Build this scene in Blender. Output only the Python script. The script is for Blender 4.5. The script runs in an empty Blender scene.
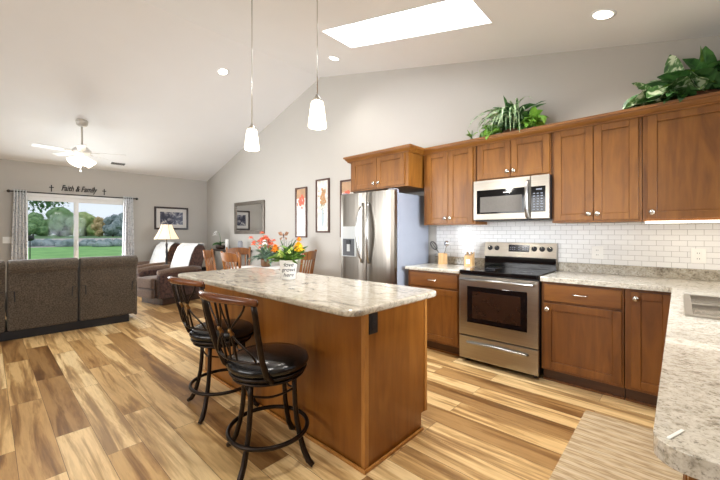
import bpy, bmesh, math, random
from mathutils import Vector, Matrix
random.seed(7)
PI = math.pi
S = bpy.context.scene
COL = S.collection

# ------------------------------------------------------------------ camera, world, big lights, exposure
cam = bpy.data.cameras.new('camera')
camo = bpy.data.objects.new('camera', cam); COL.objects.link(camo)
cam.sensor_width = 36.0; cam.lens = 345.3 * 36 / 720; cam.shift_y = -7.2 / 720
cam.clip_end = 600
camo.location = (0, -3.895, 1.293)
camo.rotation_euler = (PI / 2, 0, math.radians(42.77))
S.camera = camo

S.view_settings.view_transform = 'Standard'
S.view_settings.look = 'None'
S.view_settings.gamma = 1.0
S.view_settings.use_curve_mapping = False
S.view_settings.exposure = 0.0

world = bpy.data.worlds.new('world'); S.world = world; world.use_nodes = True
nt = world.node_tree; nt.nodes.clear()
wo = nt.nodes.new('ShaderNodeOutputWorld'); bg = nt.nodes.new('ShaderNodeBackground')
tc = nt.nodes.new('ShaderNodeTexCoord'); sx = nt.nodes.new('ShaderNodeSeparateXYZ')
cr = nt.nodes.new('ShaderNodeValToRGB')
cr.color_ramp.elements[0].position = 0.0; cr.color_ramp.elements[0].color = (0.80, 0.88, 0.97, 1)
cr.color_ramp.elements[1].position = 0.5; cr.color_ramp.elements[1].color = (0.74, 0.82, 0.95, 1)
nt.links.new(tc.outputs['Generated'], sx.inputs[0]); nt.links.new(sx.outputs['Z'], cr.inputs[0])
nt.links.new(cr.outputs[0], bg.inputs['Color']); bg.inputs['Strength'].default_value = 1.08
nt.links.new(bg.outputs[0], wo.inputs['Surface'])


def area(name, loc, target, sx_, sy_, power, color=(1, 1, 1), spread=180):
    l = bpy.data.lights.new(name, 'AREA'); l.shape = 'RECTANGLE'; l.size = sx_; l.size_y = sy_
    l.energy = power; l.color = color; l.spread = math.radians(spread)
    o = bpy.data.objects.new(name, l); COL.objects.link(o); o.location = loc
    d = Vector(target) - Vector(loc)
    o.rotation_euler = d.to_track_quat('-Z', 'Y').to_euler()
    return o


# added fills from the front wall; daylight through sink window, patio door and skylight
area('front_fill_light', (-2.2, -7.08, 1.65), (-1.4, -4.3, 3.3), 3.2, 1.5, 95, (1.0, 0.98, 0.96))  # added fill aimed up to brighten the ceiling
area('front_fill_light', (-6.4, -7.08, 1.65), (-5.1, 0, 1.25), 2.4, 1.5, 62, (0.93, 0.96, 1.0), 60)  # added narrow fill brightening the wall behind the dining table
area('daylight_sink_window', (0.57, -1.6, 1.56), (-5.2, -0.3, 1.25), 1.25, 0.85, 34, (0.84, 0.91, 1.0), 75)
area('daylight_patio_door', (-8.95, -2.56, 1.1), (0, -2.56, 0.9), 1.5, 1.8, 72, (0.92, 0.96, 1.0))

area('daylight_skylight', (-2.118, -1.05, 3.93), (-2.118, -1.05, 0), 1.5, 0.36, 95, (0.93, 0.96, 1.0))


# ------------------------------------------------------------------ materials
def lin(c):
    r = []
    for v in c[:3]:
        v = v / 255.0
        r.append(v / 12.92 if v <= 0.04045 else ((v + 0.055) / 1.055) ** 2.4)
    return (r[0], r[1], r[2], 1.0)


class NT:
    def __init__(s, name):
        s.m = bpy.data.materials.new(name); s.m.use_nodes = True
        s.t = s.m.node_tree; s.b = s.t.nodes['Principled BSDF']; s.out = s.t.nodes['Material Output']

    def n(s, typ, **kw):
        x = s.t.nodes.new('ShaderNode' + typ)
        for k, v in kw.items():
            if k in x.inputs: x.inputs[k].default_value = v
            else: setattr(x, k, v)
        return x

    def l(s, a, b): s.t.links.new(a, b)

    def coords(s, scale=(1, 1, 1), rot=(0, 0, 0), kind='Object'):
        t = s.n('TexCoord'); mp = s.n('Mapping'); mp.inputs['Scale'].default_value = scale
        mp.inputs['Rotation'].default_value = rot
        s.l(t.outputs[kind], mp.inputs[0]); return mp.outputs[0]

    def ramp(s, fac, stops):
        r = s.n('ValToRGB'); e = r.color_ramp.elements
        while len(e) < len(stops): e.new(0.5)
        for i, (p, c) in enumerate(stops):
            e[i].position = p; e[i].color = c if len(c) == 4 else (c[0], c[1], c[2], 1)
        s.l(fac, r.inputs[0]); return r.outputs[0]

    def mix(s, fac, a, b, mode='MIX'):
        m = s.n('MixRGB', blend_type=mode)
        for i, v in zip((0, 1, 2), (fac, a, b)):
            if hasattr(v, 'type') or hasattr(v, 'is_linked'): s.l(v, m.inputs[i])
            else: m.inputs[i].default_value = v
        return m.outputs[0]

    def bump(s, h, strength=0.2, dist=0.01):
        b = s.n('Bump'); b.inputs['Strength'].default_value = strength; b.inputs['Distance'].default_value = dist
        s.l(h, b.inputs['Height']); s.l(b.outputs[0], s.b.inputs['Normal'])


def plain(name, c, rough=0.5, metal=0.0, var=0.06, scale=9.0, emit=None, es=0, bump=0, coat=0, spec=None):
    x = NT(name); co = x.coords((scale,) * 3)
    no = x.n('TexNoise', Scale=1.0, Detail=3.0); x.l(co, no.inputs['Vector'])
    k = lin(c)
    lo = tuple(v * (1 - var) for v in k[:3]); hi = tuple(min(1, v * (1 + var)) for v in k[:3])
    x.l(x.ramp(no.outputs['Fac'], [(0.3, lo), (0.7, hi)]), x.b.inputs['Base Color'])
    x.b.inputs['Roughness'].default_value = rough; x.b.inputs['Metallic'].default_value = metal
    if coat: x.b.inputs['Coat Weight'].default_value = coat; x.b.inputs['Coat Roughness'].default_value = 0.1
    if spec is not None: x.b.inputs['Specular IOR Level'].default_value = spec
    if emit: x.b.inputs['Emission Color'].default_value = lin(emit); x.b.inputs['Emission Strength'].default_value = es
    if bump: x.bump(no.outputs['Fac'], bump, 0.004)
    return x.m


def wood(name, c1, c2, c3, axis='Z', rough=0.35, fine=1.0, blotch=0.5):
    x = NT(name)
    st = {'X': (0.9, 7, 7), 'Y': (7, 0.9, 7), 'Z': (7, 7, 0.9)}[axis]
    st = tuple(v * fine for v in st)
    co = x.coords(st); oi = x.n('ObjectInfo')
    add = x.n('VectorMath', operation='ADD'); cb = x.n('CombineXYZ')
    mul = x.n('Math', operation='MULTIPLY'); mul.inputs[1].default_value = 37.0
    x.l(oi.outputs['Random'], mul.inputs[0])
    for i in range(3): x.l(mul.outputs[0], cb.inputs[i])
    x.l(co, add.inputs[0]); x.l(cb.outputs[0], add.inputs[1])
    a = x.n('TexNoise', Scale=1.6, Detail=5.0, Distortion=1.2); x.l(add.outputs[0], a.inputs['Vector'])
    b = x.n('TexNoise', Scale=9.0, Detail=4.0); x.l(add.outputs[0], b.inputs['Vector'])
    base = x.ramp(a.outputs['Fac'], [(0.30, lin(c3)), (0.5, lin(c2)), (0.72, lin(c1))])
    gr = x.ramp(b.outputs['Fac'], [(0.35, (0.92, 0.91, 0.90)), (0.65, (1.03, 1.03, 1.03))])
    c = x.mix(0.9, base, gr, 'MULTIPLY')
    bl = x.n('TexNoise', Scale=2.2, Detail=2.0); co2 = x.coords((1, 1, 1)); x.l(co2, bl.inputs['Vector'])
    blr = x.ramp(bl.outputs['Fac'], [(0.35, (0.84, 0.80, 0.76)), (0.65, (1.06, 1.06, 1.06))])
    c = x.mix(blotch, c, blr, 'MULTIPLY')
    x.l(c, x.b.inputs['Base Color']); x.b.inputs['Roughness'].default_value = rough
    x.bump(b.outputs['Fac'], 0.05, 0.002)
    return x.m


def stone(name, scale=1.0, veins=1.0, dark=1.0, sp=0.5, flow=(1.0, 3.2, 3.0)):
    x = NT(name)
    co = x.coords(tuple(v * scale for v in flow), (0, 0, 0.35))
    v1 = x.n('TexNoise', Scale=3.0, Detail=8.0, Roughness=0.62, Distortion=1.4); x.l(co, v1.inputs['Vector'])
    co2 = x.coords((1, 1, 1))
    s1 = x.n('TexNoise', Scale=55.0 * scale, Detail=4.0, Roughness=0.7); x.l(co2, s1.inputs['Vector'])
    s2 = x.n('TexNoise', Scale=16.0 * scale, Detail=5.0, Roughness=0.65); x.l(co2, s2.inputs['Vector'])
    base = x.ramp(v1.outputs['Fac'], [(0.30, lin((92, 80, 66))), (0.41, lin((150, 140, 124))), (0.50, lin((214, 207, 192))), (0.58, lin((190, 183, 168))), (0.72, lin((128, 119, 104)))])
    blo = x.ramp(s2.outputs['Fac'], [(0.30, lin((120, 110, 94))), (0.46, lin((214, 208, 193))), (0.70, lin((234, 230, 219)))])
    c = x.mix(1 - veins * 0.62, base, blo)
    spk = x.ramp(s1.outputs['Fac'], [(0.34, (0.16, 0.14, 0.12)), (0.44, (0.80, 0.77, 0.72)), (0.6, (1.0, 1.0, 1.0))])
    c = x.mix(sp, c, spk, 'MULTIPLY')
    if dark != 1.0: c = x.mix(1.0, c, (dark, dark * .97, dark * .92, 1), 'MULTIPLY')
    x.l(c, x.b.inputs['Base Color']); x.b.inputs['Roughness'].default_value = 0.2
    x.b.inputs['Coat Weight'].default_value = 0.25
    return x.m


def floor_mat():
    x = NT('plank_floor')
    t = x.n('TexCoord')
    bk = x.n('TexBrick', Scale=1.0); bk.offset = 0.37; bk.offset_frequency = 2
    bk.inputs['Color1'].default_value = (0, 0, 0, 1); bk.inputs['Color2'].default_value = (1, 1, 1, 1)
    bk.inputs['Mortar'].default_value = (0.5, 0.5, 0.5, 1)
    bk.inputs['Brick Width'].default_value = 1.22; bk.inputs['Row Height'].default_value = 0.18
    bk.inputs['Mortar Size'].default_value = 0.0012; bk.inputs['Bias'].default_value = 0.0
    x.l(t.outputs['Object'], bk.inputs['Vector'])
    sep = x.n('SeparateColor'); x.l(bk.outputs['Color'], sep.inputs[0]); rnd = sep.outputs[0]
    mu = x.n('Math', operation='MULTIPLY'); mu.inputs[1].default_value = 61.0; x.l(rnd, mu.inputs[0])
    cb = x.n('CombineXYZ'); x.l(mu.outputs[0], cb.inputs[0]); x.l(mu.outputs[0], cb.inputs[2])
    mp = x.n('Mapping'); mp.inputs['Scale'].default_value = (0.75, 9.0, 1.0); x.l(t.outputs['Object'], mp.inputs[0])
    ad = x.n('VectorMath', operation='ADD'); x.l(mp.outputs[0], ad.inputs[0]); x.l(cb.outputs[0], ad.inputs[1])
    a = x.n('TexNoise', Scale=1.25, Detail=7.0, Roughness=0.58, Distortion=0.5); x.l(ad.outputs[0], a.inputs['Vector'])
    b = x.n('TexNoise', Scale=4.5, Detail=7.0, Roughness=0.65, Distortion=0.3); x.l(ad.outputs[0], b.inputs['Vector'])
    plank = x.ramp(rnd, [(0.0, lin((154, 116, 70))), (0.28, lin((190, 150, 96))), (0.48, lin((226, 190, 132))), (1.0, lin((242, 214, 162)))])
    heart = x.ramp(a.outputs['Fac'], [(0.36, (0.30, 0.21, 0.14)), (0.43, (0.54, 0.44, 0.34)), (0.485, (0.80, 0.74, 0.66)), (0.52, (1.0, 1.0, 1.0)), (0.66, (1.05, 1.05, 1.05))])
    c = x.mix(0.85, plank, heart, 'MULTIPLY')
    g = x.ramp(b.outputs['Fac'], [(0.36, (0.80, 0.76, 0.71)), (0.56, (1.03, 1.03, 1.03))])
    c = x.mix(0.75, c, g, 'MULTIPLY')
    c = x.mix(bk.outputs['Fac'], c, lin((96, 66, 40)))
    x.l(c, x.b.inputs['Base Color']); x.b.inputs['Roughness'].default_value = 0.34
    x.bump(b.outputs['Fac'], 0.04, 0.002)
    return x.m


def tile_mat():
    x = NT('subway_tile')
    t = x.n('TexCoord'); sp = x.n('SeparateXYZ'); cb = x.n('CombineXYZ')
    x.l(t.outputs['Object'], sp.inputs[0]); x.l(sp.outputs['X'], cb.inputs[0]); x.l(sp.outputs['Z'], cb.inputs[1])
    bk = x.n('TexBrick', Scale=1.0); bk.offset = 0.5
    bk.inputs['Color1'].default_value = lin((238, 237, 234)); bk.inputs['Color2'].default_value = lin((231, 230, 228))
    bk.inputs['Mortar'].default_value = lin((176, 173, 168))
    bk.inputs['Brick Width'].default_value = 0.0965; bk.inputs['Row Height'].default_value = 0.0455
    bk.inputs['Mortar Size'].default_value = 0.0016; bk.inputs['Mortar Smooth'].default_value = 0.2
    x.l(cb.outputs[0], bk.inputs['Vector'])
    x.l(bk.outputs['Color'], x.b.inputs['Base Color']); x.b.inputs['Roughness'].default_value = 0.18
    inv = x.n('Math', operation='SUBTRACT'); inv.inputs[0].default_value = 1.0; x.l(bk.outputs['Fac'], inv.inputs[1])
    x.bump(inv.outputs[0], 0.4, 0.002)
    return x.m


def fabric(name, c1, c2, scale=120.0, blot=3.0, rough=0.95, pat=None):
    x = NT(name); co = x.coords((1, 1, 1))
    a = x.n('TexNoise', Scale=scale, Detail=3.0); x.l(co, a.inputs['Vector'])
    b = x.n('TexNoise', Scale=blot, Detail=4.0); x.l(co, b.inputs['Vector'])
    c = x.ramp(a.outputs['Fac'], [(0.35, lin(c2)), (0.62, lin(c1))])
    c = x.mix(0.5, c, x.ramp(b.outputs['Fac'], [(0.3, (0.72, 0.72, 0.72)), (0.7, (1.15, 1.15, 1.15))]), 'MULTIPLY')
    if pat:
        w = x.n('TexVoronoi', Scale=pat[1], feature='F1'); x.l(co, w.inputs['Vector'])
        c = x.mix(x.ramp(w.outputs['Distance'], [(pat[2], (1, 1, 1)), (pat[2] + 0.12, (0, 0, 0))]), c, lin(pat[0]))
    x.l(c, x.b.inputs['Base Color']); x.b.inputs['Roughness'].default_value = rough
    x.b.inputs['Sheen Weight'].default_value = 0.2
    x.bump(a.outputs['Fac'], 0.3, 0.003)
    return x.m


def steel(name, c=(186, 180, 172), rough=0.28, axis='Z'):
    x = NT(name); st = {'Z': (160, 160, 2), 'X': (2, 160, 160)}[axis]
    co = x.coords(st); a = x.n('TexNoise', Scale=1.0, Detail=2.0); x.l(co, a.inputs['Vector'])
    k = lin(c)
    x.l(x.ramp(a.outputs['Fac'], [(0.3, tuple(v * .92 for v in k[:3])), (0.7, tuple(min(1, v * 1.05) for v in k[:3]))]), x.b.inputs['Base Color'])
    x.b.inputs['Metallic'].default_value = 1.0; x.b.inputs['Roughness'].default_value = rough
    x.bump(a.outputs['Fac'], 0.06, 0.001)
    return x.m


def glass_mat(name='window_glass', fac=0.003, tint=(1, 1, 1, 1)):
    x = NT(name); x.t.nodes.remove(x.b)
    tr = x.n('BsdfTransparent'); tr.inputs[0].default_value = tint
    gl = x.n('BsdfGlossy'); gl.inputs['Roughness'].default_value = 0.02
    mx = x.n('MixShader'); mx.inputs[0].default_value = fac
    x.l(tr.outputs[0], mx.inputs[1]); x.l(gl.outputs[0], mx.inputs[2]); x.l(mx.outputs[0], x.out.inputs[0])
    return x.m


def leaf_mat(name, c1, c2, c3=None, scale=14.0, rough=0.45):
    x = NT(name); co = x.coords((1, 1, 1))
    a = x.n('TexNoise', Scale=scale, Detail=3.0, Distortion=0.6); x.l(co, a.inputs['Vector'])
    st = [(0.35, lin(c1)), (0.58, lin(c2))]
    if c3: st = [(0.36, lin(c1)), (0.52, lin(c2)), (0.62, lin(c3))]
    x.l(x.ramp(a.outputs['Fac'], st), x.b.inputs['Base Color']); x.b.inputs['Roughness'].default_value = rough
    return x.m


def painting(name, kind):
    x = NT(name); co = x.coords((1, 1, 1))
    a = x.n('TexNoise', Scale=9.0, Detail=6.0, Distortion=0.8); x.l(co, a.inputs['Vector'])
    if kind == 'night':
        c = x.ramp(a.outputs['Fac'], [(0.30, lin((28, 30, 44))), (0.48, lin((52, 54, 74))), (0.58, lin((140, 138, 144))), (0.68, lin((206, 200, 190)))])
    else:
        c = x.ramp(a.outputs['Fac'], [(0.35, lin((206, 198, 186))), (0.5, lin((228, 222, 212))), (0.7, lin((236, 234, 230)))])
    x.l(c, x.b.inputs['Base Color']); x.b.inputs['Roughness'].default_value = 0.25
    return x.m


M = {}
M['wall'] = plain('wall_paint', (184, 179, 171), 0.75, var=0.012, scale=2)
M['ceil'] = plain('ceiling_paint', (236, 235, 234), 0.85, var=0.01, scale=2)
M['white'] = plain('white_trim', (238, 238, 238), 0.4, var=0.02)
M['floor'] = floor_mat()
M['tile'] = tile_mat()
M['wood'] = wood('cabinet_maple', (148, 97, 38), (136, 86, 31), (116, 70, 23))
M['woodh'] = wood('cabinet_maple_cross', (148, 97, 38), (136, 86, 31), (116, 70, 23), axis='X')
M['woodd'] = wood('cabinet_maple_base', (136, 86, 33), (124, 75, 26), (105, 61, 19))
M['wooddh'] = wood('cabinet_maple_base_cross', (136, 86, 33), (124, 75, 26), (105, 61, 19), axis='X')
M['trimw'] = wood('light_maple_trim', (188, 134, 68), (176, 120, 56), (158, 104, 46))
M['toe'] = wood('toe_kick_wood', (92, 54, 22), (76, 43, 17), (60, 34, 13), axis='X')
M['islandw'] = wood('island_maple', (152, 97, 38), (140, 86, 31), (124, 73, 24), rough=0.3, fine=0.7)
M['oak'] = wood('golden_oak', (156, 102, 46), (134, 82, 34), (100, 57, 23), rough=0.3)
M['rail'] = wood('stool_rail_wood', (128, 78, 46), (102, 58, 32), (74, 42, 24), axis='X', rough=0.2)
M['darkwood'] = wood('dark_walnut', (74, 48, 34), (56, 36, 26), (40, 26, 20))
M['block'] = wood('pale_beech', (218, 182, 130), (204, 164, 110), (186, 146, 94))
M['stone'] = stone('island_stone', 1.15, 1.1, sp=0.45, dark=0.93)
M['stonel'] = stone('counter_stone', 2.2, 0.4, sp=0.7, flow=(1.4, 1.5, 1.5))
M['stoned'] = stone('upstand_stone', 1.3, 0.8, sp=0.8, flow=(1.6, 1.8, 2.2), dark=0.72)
M['steel'] = steel('brushed_steel', (146, 139, 129))
M['steelh'] = steel('brushed_steel_cross', (170, 163, 152), axis='X')
M['chrome'] = plain('polished_chrome', (214, 212, 208), 0.12, 1.0, var=0.02)
M['handle'] = plain('satin_steel_handle', (168, 166, 162), 0.32, 1.0, var=0.02)
M['nickel'] = plain('satin_nickel', (208, 204, 196), 0.25, 1.0, var=0.02)
M['black'] = plain('black_glass', (10, 10, 12), 0.06, var=0.02)
M['blackp'] = plain('black_plastic', (24, 24, 26), 0.4, var=0.05)
M['ovenglass'] = plain('oven_window_glass', (44, 28, 20), 0.08, var=0.1)
M['mwglass'] = plain('microwave_window_mesh', (98, 92, 84), 0.25, var=0.05, scale=60)
M['fridgeside'] = plain('fridge_side_grey', (146, 150, 160), 0.45, var=0.02)
M['bronze'] = plain('oiled_bronze_metal', (50, 42, 37), 0.35, 0.85, var=0.15, scale=25)
M['brass'] = plain('antique_brass', (132, 100, 60), 0.35, 0.9, var=0.1)
M['leather'] = plain('black_leather', (16, 15, 16), 0.2, var=0.1, bump=0.15, scale=60)
M['sofa'] = fabric('sofa_chenille', (98, 87, 73), (58, 49, 40), 75, 6)
M['sofabase'] = plain('sofa_black_base', (24, 24, 28), 0.6)
M['recl'] = fabric('recliner_tapestry', (88, 60, 50), (46, 30, 26), 30, 7)
M['recls'] = fabric('recliner_plain', (108, 86, 70), (80, 60, 48), 80, 5)
M['throw'] = fabric('woven_throw', (232, 232, 230), (206, 206, 204), 70, 6, pat=((150, 158, 168), 22.0, 0.1))
M['curtain'] = fabric('printed_curtain', (228, 228, 228), (210, 210, 212), 90, 6, pat=((140, 142, 148), 26.0, 0.2))
M['rug'] = None
M['glass'] = glass_mat()
M['mirror'] = plain('mirror_glass', (232, 234, 236), 0.01, 1.0, var=0.0)
M['mframe'] = plain('pewter_frame', (112, 104, 94), 0.35, 0.6, var=0.15, scale=12)
M['pframe'] = plain('dark_frame', (44, 30, 26), 0.35, var=0.1)
M['mat'] = plain('picture_mat', (206, 202, 196), 0.7, var=0.02)
M['night'] = painting('village_print', 'night')
M['aframe'] = plain('brown_picture_frame', (78, 48, 36), 0.35, var=0.1)
M['print'] = painting('botanical_print', 'day')
M['shade'] = plain('lit_opal_glass', (250, 244, 230), 0.4, var=0.01, emit=(255, 246, 226), es=2.3)
M['lampshade'] = plain('lit_lampshade', (240, 226, 196), 0.8, var=0.03, emit=(255, 238, 206), es=0.5)
M['shadetrim'] = plain('lampshade_seam', (140, 110, 80), 0.8)
M['bulb'] = plain('downlight_lens', (255, 250, 240), 0.4, emit=(255, 248, 234), es=6)
M['strip'] = plain('under_cabinet_lens', (255, 250, 240), 0.4, emit=(255, 244, 226), es=4)
M['fanw'] = plain('fan_white', (226, 224, 220), 0.4, var=0.02)
M['fanb'] = plain('fan_taupe', (192, 186, 176), 0.4, 0.2, var=0.05)
M['pot'] = plain('white_ceramic', (236, 232, 226), 0.4, var=0.02)
M['ink'] = plain('black_ink', (34, 30, 32), 0.6)
M['leafg'] = leaf_mat('bouquet_green', (66, 104, 40), (120, 158, 66))
M['leafd'] = leaf_mat('deep_green_leaf', (34, 72, 34), (70, 116, 56))
M['leafl'] = leaf_mat('lime_leaf', (84, 138, 40), (136, 184, 70))
M['leafv'] = leaf_mat('variegated_leaf', (40, 80, 36), (84, 126, 62), (206, 218, 184), scale=20)
M['leafs'] = leaf_mat('striped_leaf', (74, 112, 70), (176, 198, 150), scale=30)
M['agave'] = leaf_mat('blue_green_leaf', (70, 96, 78), (128, 150, 128))
M['yellow'] = plain('yellow_petal', (246, 190, 30), 0.6, var=0.15, scale=40)
M['lime'] = plain('lime_petal', (206, 222, 120), 0.6, var=0.12, scale=40)
M['coral'] = plain('coral_petal', (232, 120, 84), 0.6, var=0.2, scale=30)
M['orange'] = plain('orange_petal', (240, 150, 40), 0.6, var=0.15, scale=30)
M['orchid'] = plain('white_petal', (244, 244, 240), 0.5, var=0.03)
M['butter'] = plain('butterfly_wing', (150, 110, 84), 0.6, var=0.5, scale=120)
M['brownpot'] = plain('brown_ceramic', (104, 70, 40), 0.35, var=0.15)
M['basket'] = plain('wicker_basket', (96, 62, 38), 0.7, var=0.3, scale=60, bump=0.4)
M['wax'] = plain('white_wax', (244, 242, 236), 0.5, var=0.02)
M['greyjar'] = plain('grey_glass_jar', (138, 140, 146), 0.3, var=0.05)
M['outlet'] = plain('outlet_white', (240, 238, 232), 0.35, var=0.01)
M['slot'] = plain('outlet_slot', (60, 58, 56), 0.5)
M['lace'] = fabric('lace_cloth', (240, 238, 232), (214, 210, 202), 60, 5)
M['lawn'] = leaf_mat('lawn', (116, 170, 86), (140, 192, 104), scale=0.8, rough=0.9)
M['field'] = leaf_mat('far_grass', (74, 112, 62), (104, 138, 80), scale=0.3, rough=0.9)
M['gravel'] = plain('pale_gravel', (196, 184, 176), 0.9, var=0.2, scale=0.6)
M['bark'] = plain('tree_bark', (84, 72, 62), 0.9, var=0.2, scale=6)
M['t1'] = leaf_mat('tree_green', (92, 128, 82), (142, 172, 116), scale=1.2, rough=0.8)
M['t2'] = leaf_mat('tree_yellow_green', (126, 152, 88), (188, 198, 134), scale=1.2, rough=0.8)
M['t3'] = leaf_mat('tree_orange', (176, 150, 104), (222, 198, 146), scale=1.2, rough=0.8)
M['t4'] = leaf_mat('tree_grey', (112, 128, 126), (160, 172, 170), scale=1.2, rough=0.8)
M['display'] = plain('display_glass', (20, 22, 34), 0.15, var=0.02)
M['keys'] = plain('pale_key_print', (126, 130, 140), 0.5)
M['grey'] = plain('dispenser_grey', (196, 200, 200), 0.4, 0.0, var=0.02)
M['darkgrey'] = plain('dispenser_recess', (74, 76, 80), 0.4, var=0.05)
M['iron'] = plain('black_iron', (40, 38, 38), 0.5, 0.3)


def rug_mat():
    x = NT('woven_rug'); t = x.n('TexCoord'); sp = x.n('SeparateXYZ'); x.l(t.outputs['Object'], sp.inputs[0])
    mu = x.n('Math', operation='MULTIPLY'); mu.inputs[1].default_value = 2 * PI / 0.074; x.l(sp.outputs['Y'], mu.inputs[0])
    si = x.n('Math', operation='SINE'); x.l(mu.outputs[0], si.inputs[0])
    a = x.n('TexNoise', Scale=1.0, Detail=3.0); x.l(x.coords((12, 90, 30)), a.inputs['Vector'])
    ad = x.n('Math', operation='ADD'); x.l(si.outputs[0], ad.inputs[0])
    am = x.n('Math', operation='MULTIPLY'); am.inputs[1].default_value = 0.9; x.l(a.outputs['Fac'], am.inputs[0]); x.l(am.outputs[0], ad.inputs[1])
    c = x.ramp(a.outputs['Fac'], [(0.35, lin((160, 134, 98))), (0.65, lin((204, 180, 142)))])
    msk = x.ramp(ad.outputs[0], [(0.70, (0, 0, 0)), (0.95, (0.3, 0.3, 0.3)), (1.0, (0.4, 0.4, 0.4))])
    c = x.mix(msk, c, lin((220, 204, 174)))
    x.l(c, x.b.inputs['Base Color']); x.b.inputs['Roughness'].default_value = 0.95
    x.bump(a.outputs['Fac'], 0.5, 0.004)
    return x.m


M['rug'] = rug_mat()


# ------------------------------------------------------------------ mesh helpers
def BM(): return bmesh.new()


def box(bm, x0, x1, y0, y1, z0, z1):
    x0, x1 = min(x0, x1), max(x0, x1); y0, y1 = min(y0, y1), max(y0, y1); z0, z1 = min(z0, z1), max(z0, z1)
    v = [bm.verts.new(p) for p in ((x0, y0, z0), (x1, y0, z0), (x1, y1, z0), (x0, y1, z0), (x0, y0, z1), (x1, y0, z1), (x1, y1, z1), (x0, y1, z1))]
    for f in ((3, 2, 1, 0), (4, 5, 6, 7), (0, 1, 5, 4), (1, 2, 6, 5), (2, 3, 7, 6), (3, 0, 4, 7)):
        bm.faces.new([v[i] for i in f])
    return bm


def B(*a): return box(BM(), *a)


def quad(bm, *p): bm.faces.new([bm.verts.new(q) for q in p])


def tube(bm, pts, r, n=8, closed=False):
    pts = [Vector(p) for p in pts]; m = len(pts)
    rs = r if isinstance(r, (list, tuple)) else [r] * m
    rings = []; up = None
    for i, p in enumerate(pts):
        a = pts[(i - 1) % m] if (closed or i > 0) else p
        b = pts[(i + 1) % m] if (closed or i < m - 1) else p
        t = (b - a).normalized()
        if up is None:
            up = Vector((0, 0, 1)) if abs(t.z) < 0.9 else Vector((1, 0, 0))
        s = t.cross(up)
        if s.length < 1e-5: s = t.cross(Vector((0, 1, 0.1)))
        s.normalize(); u = s.cross(t).normalized(); up = u
        rings.append([bm.verts.new(p + (s * math.cos(2 * PI * k / n) + u * math.sin(2 * PI * k / n)) * rs[i]) for k in range(n)])
    for i in range(m if closed else m - 1):
        A, Bq = rings[i], rings[(i + 1) % m]
        for k in range(n):
            bm.faces.new((A[k], A[(k + 1) % n], Bq[(k + 1) % n], Bq[k]))
    if not closed:
        bm.faces.new(rings[0][::-1]); bm.faces.new(rings[-1])
    return bm


def ring(bm, c, r, tr, n=32, k=8):
    return tube(bm, [(c[0] + r * math.cos(2 * PI * i / n), c[1] + r * math.sin(2 * PI * i / n), c[2]) for i in range(n)], tr, k, True)


def lathe(bm, prof, c=(0, 0, 0), n=24, axis='Z', a0=0.0):
    """prof: list of (radius, height)"""
    rings = []
    for r, h in prof:
        row = []
        for k in range(n):
            a = a0 + 2 * PI * k / n
            x, y, z = r * math.cos(a), r * math.sin(a), h
            if axis == 'Y': x, y, z = x, h, y
            if axis == 'X': x, y, z = h, x, y
            row.append(bm.verts.new((c[0] + x, c[1] + y, c[2] + z)))
        rings.append(row)
    for A, Bq in zip(rings[:-1], rings[1:]):
        for k in range(n): bm.faces.new((A[k], A[(k + 1) % n], Bq[(k + 1) % n], Bq[k]))
    bm.faces.new(rings[0][::-1]); bm.faces.new(rings[-1])
    return bm


def prism(bm, poly, a, b, axis='Z'):
    """extrude a polygon (list of 2-tuples) between a and b along an axis"""
    def P(p, h):
        if axis == 'Z': return (p[0], p[1], h)
        if axis == 'Y': return (p[0], h, p[1])
        return (h, p[0], p[1])
    A = [bm.verts.new(P(p, a)) for p in poly]; C = [bm.verts.new(P(p, b)) for p in poly]; n = len(poly)
    bm.faces.new(A[::-1]); bm.faces.new(C)
    for i in range(n): bm.faces.new((A[i], A[(i + 1) % n], C[(i + 1) % n], C[i]))
    return bm


def rounded(x0, x1, y0, y1, r, n=6, corners=(1, 1, 1, 1)):
    out = []
    for (cx, cy, a0, on) in ((x1 - r, y1 - r, 0, corners[0]), (x0 + r, y1 - r, 90, corners[1]), (x0 + r, y0 + r, 180, corners[2]), (x1 - r, y0 + r, 270, corners[3])):
        if on:
            for i in range(n + 1):
                a = math.radians(a0 + 90 * i / n); out.append((cx + r * math.cos(a), cy + r * math.sin(a)))
        else:
            a = math.radians(a0 + 45); out.append((cx + r * math.copysign(1, math.cos(a)), cy + r * math.copysign(1, math.sin(a))))
    return out


def prism_hole(bm, outer, hole, z0, z1):
    ov = [bm.verts.new((p[0], p[1], z1)) for p in outer]; hv = [bm.verts.new((p[0], p[1], z1)) for p in hole]
    ed = [bm.edges.new((L[i], L[(i + 1) % len(L)])) for L in (ov, hv) for i in range(len(L))]
    g = bmesh.ops.triangle_fill(bm, use_beauty=True, use_dissolve=False, edges=ed)
    faces = [f for f in g['geom'] if isinstance(f, bmesh.types.BMFace)]
    r = bmesh.ops.extrude_face_region(bm, geom=faces)
    for v in r['geom']:
        if isinstance(v, bmesh.types.BMVert): v.co.z = z0
    return bm


def sphere(bm, c, r, sub=2, sc=(1, 1, 1)):
    m = Matrix.Translation(c) @ Matrix.Diagonal((*sc, 1))
    bmesh.ops.create_icosphere(bm, subdivisions=sub, radius=r, matrix=m); return bm


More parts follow.
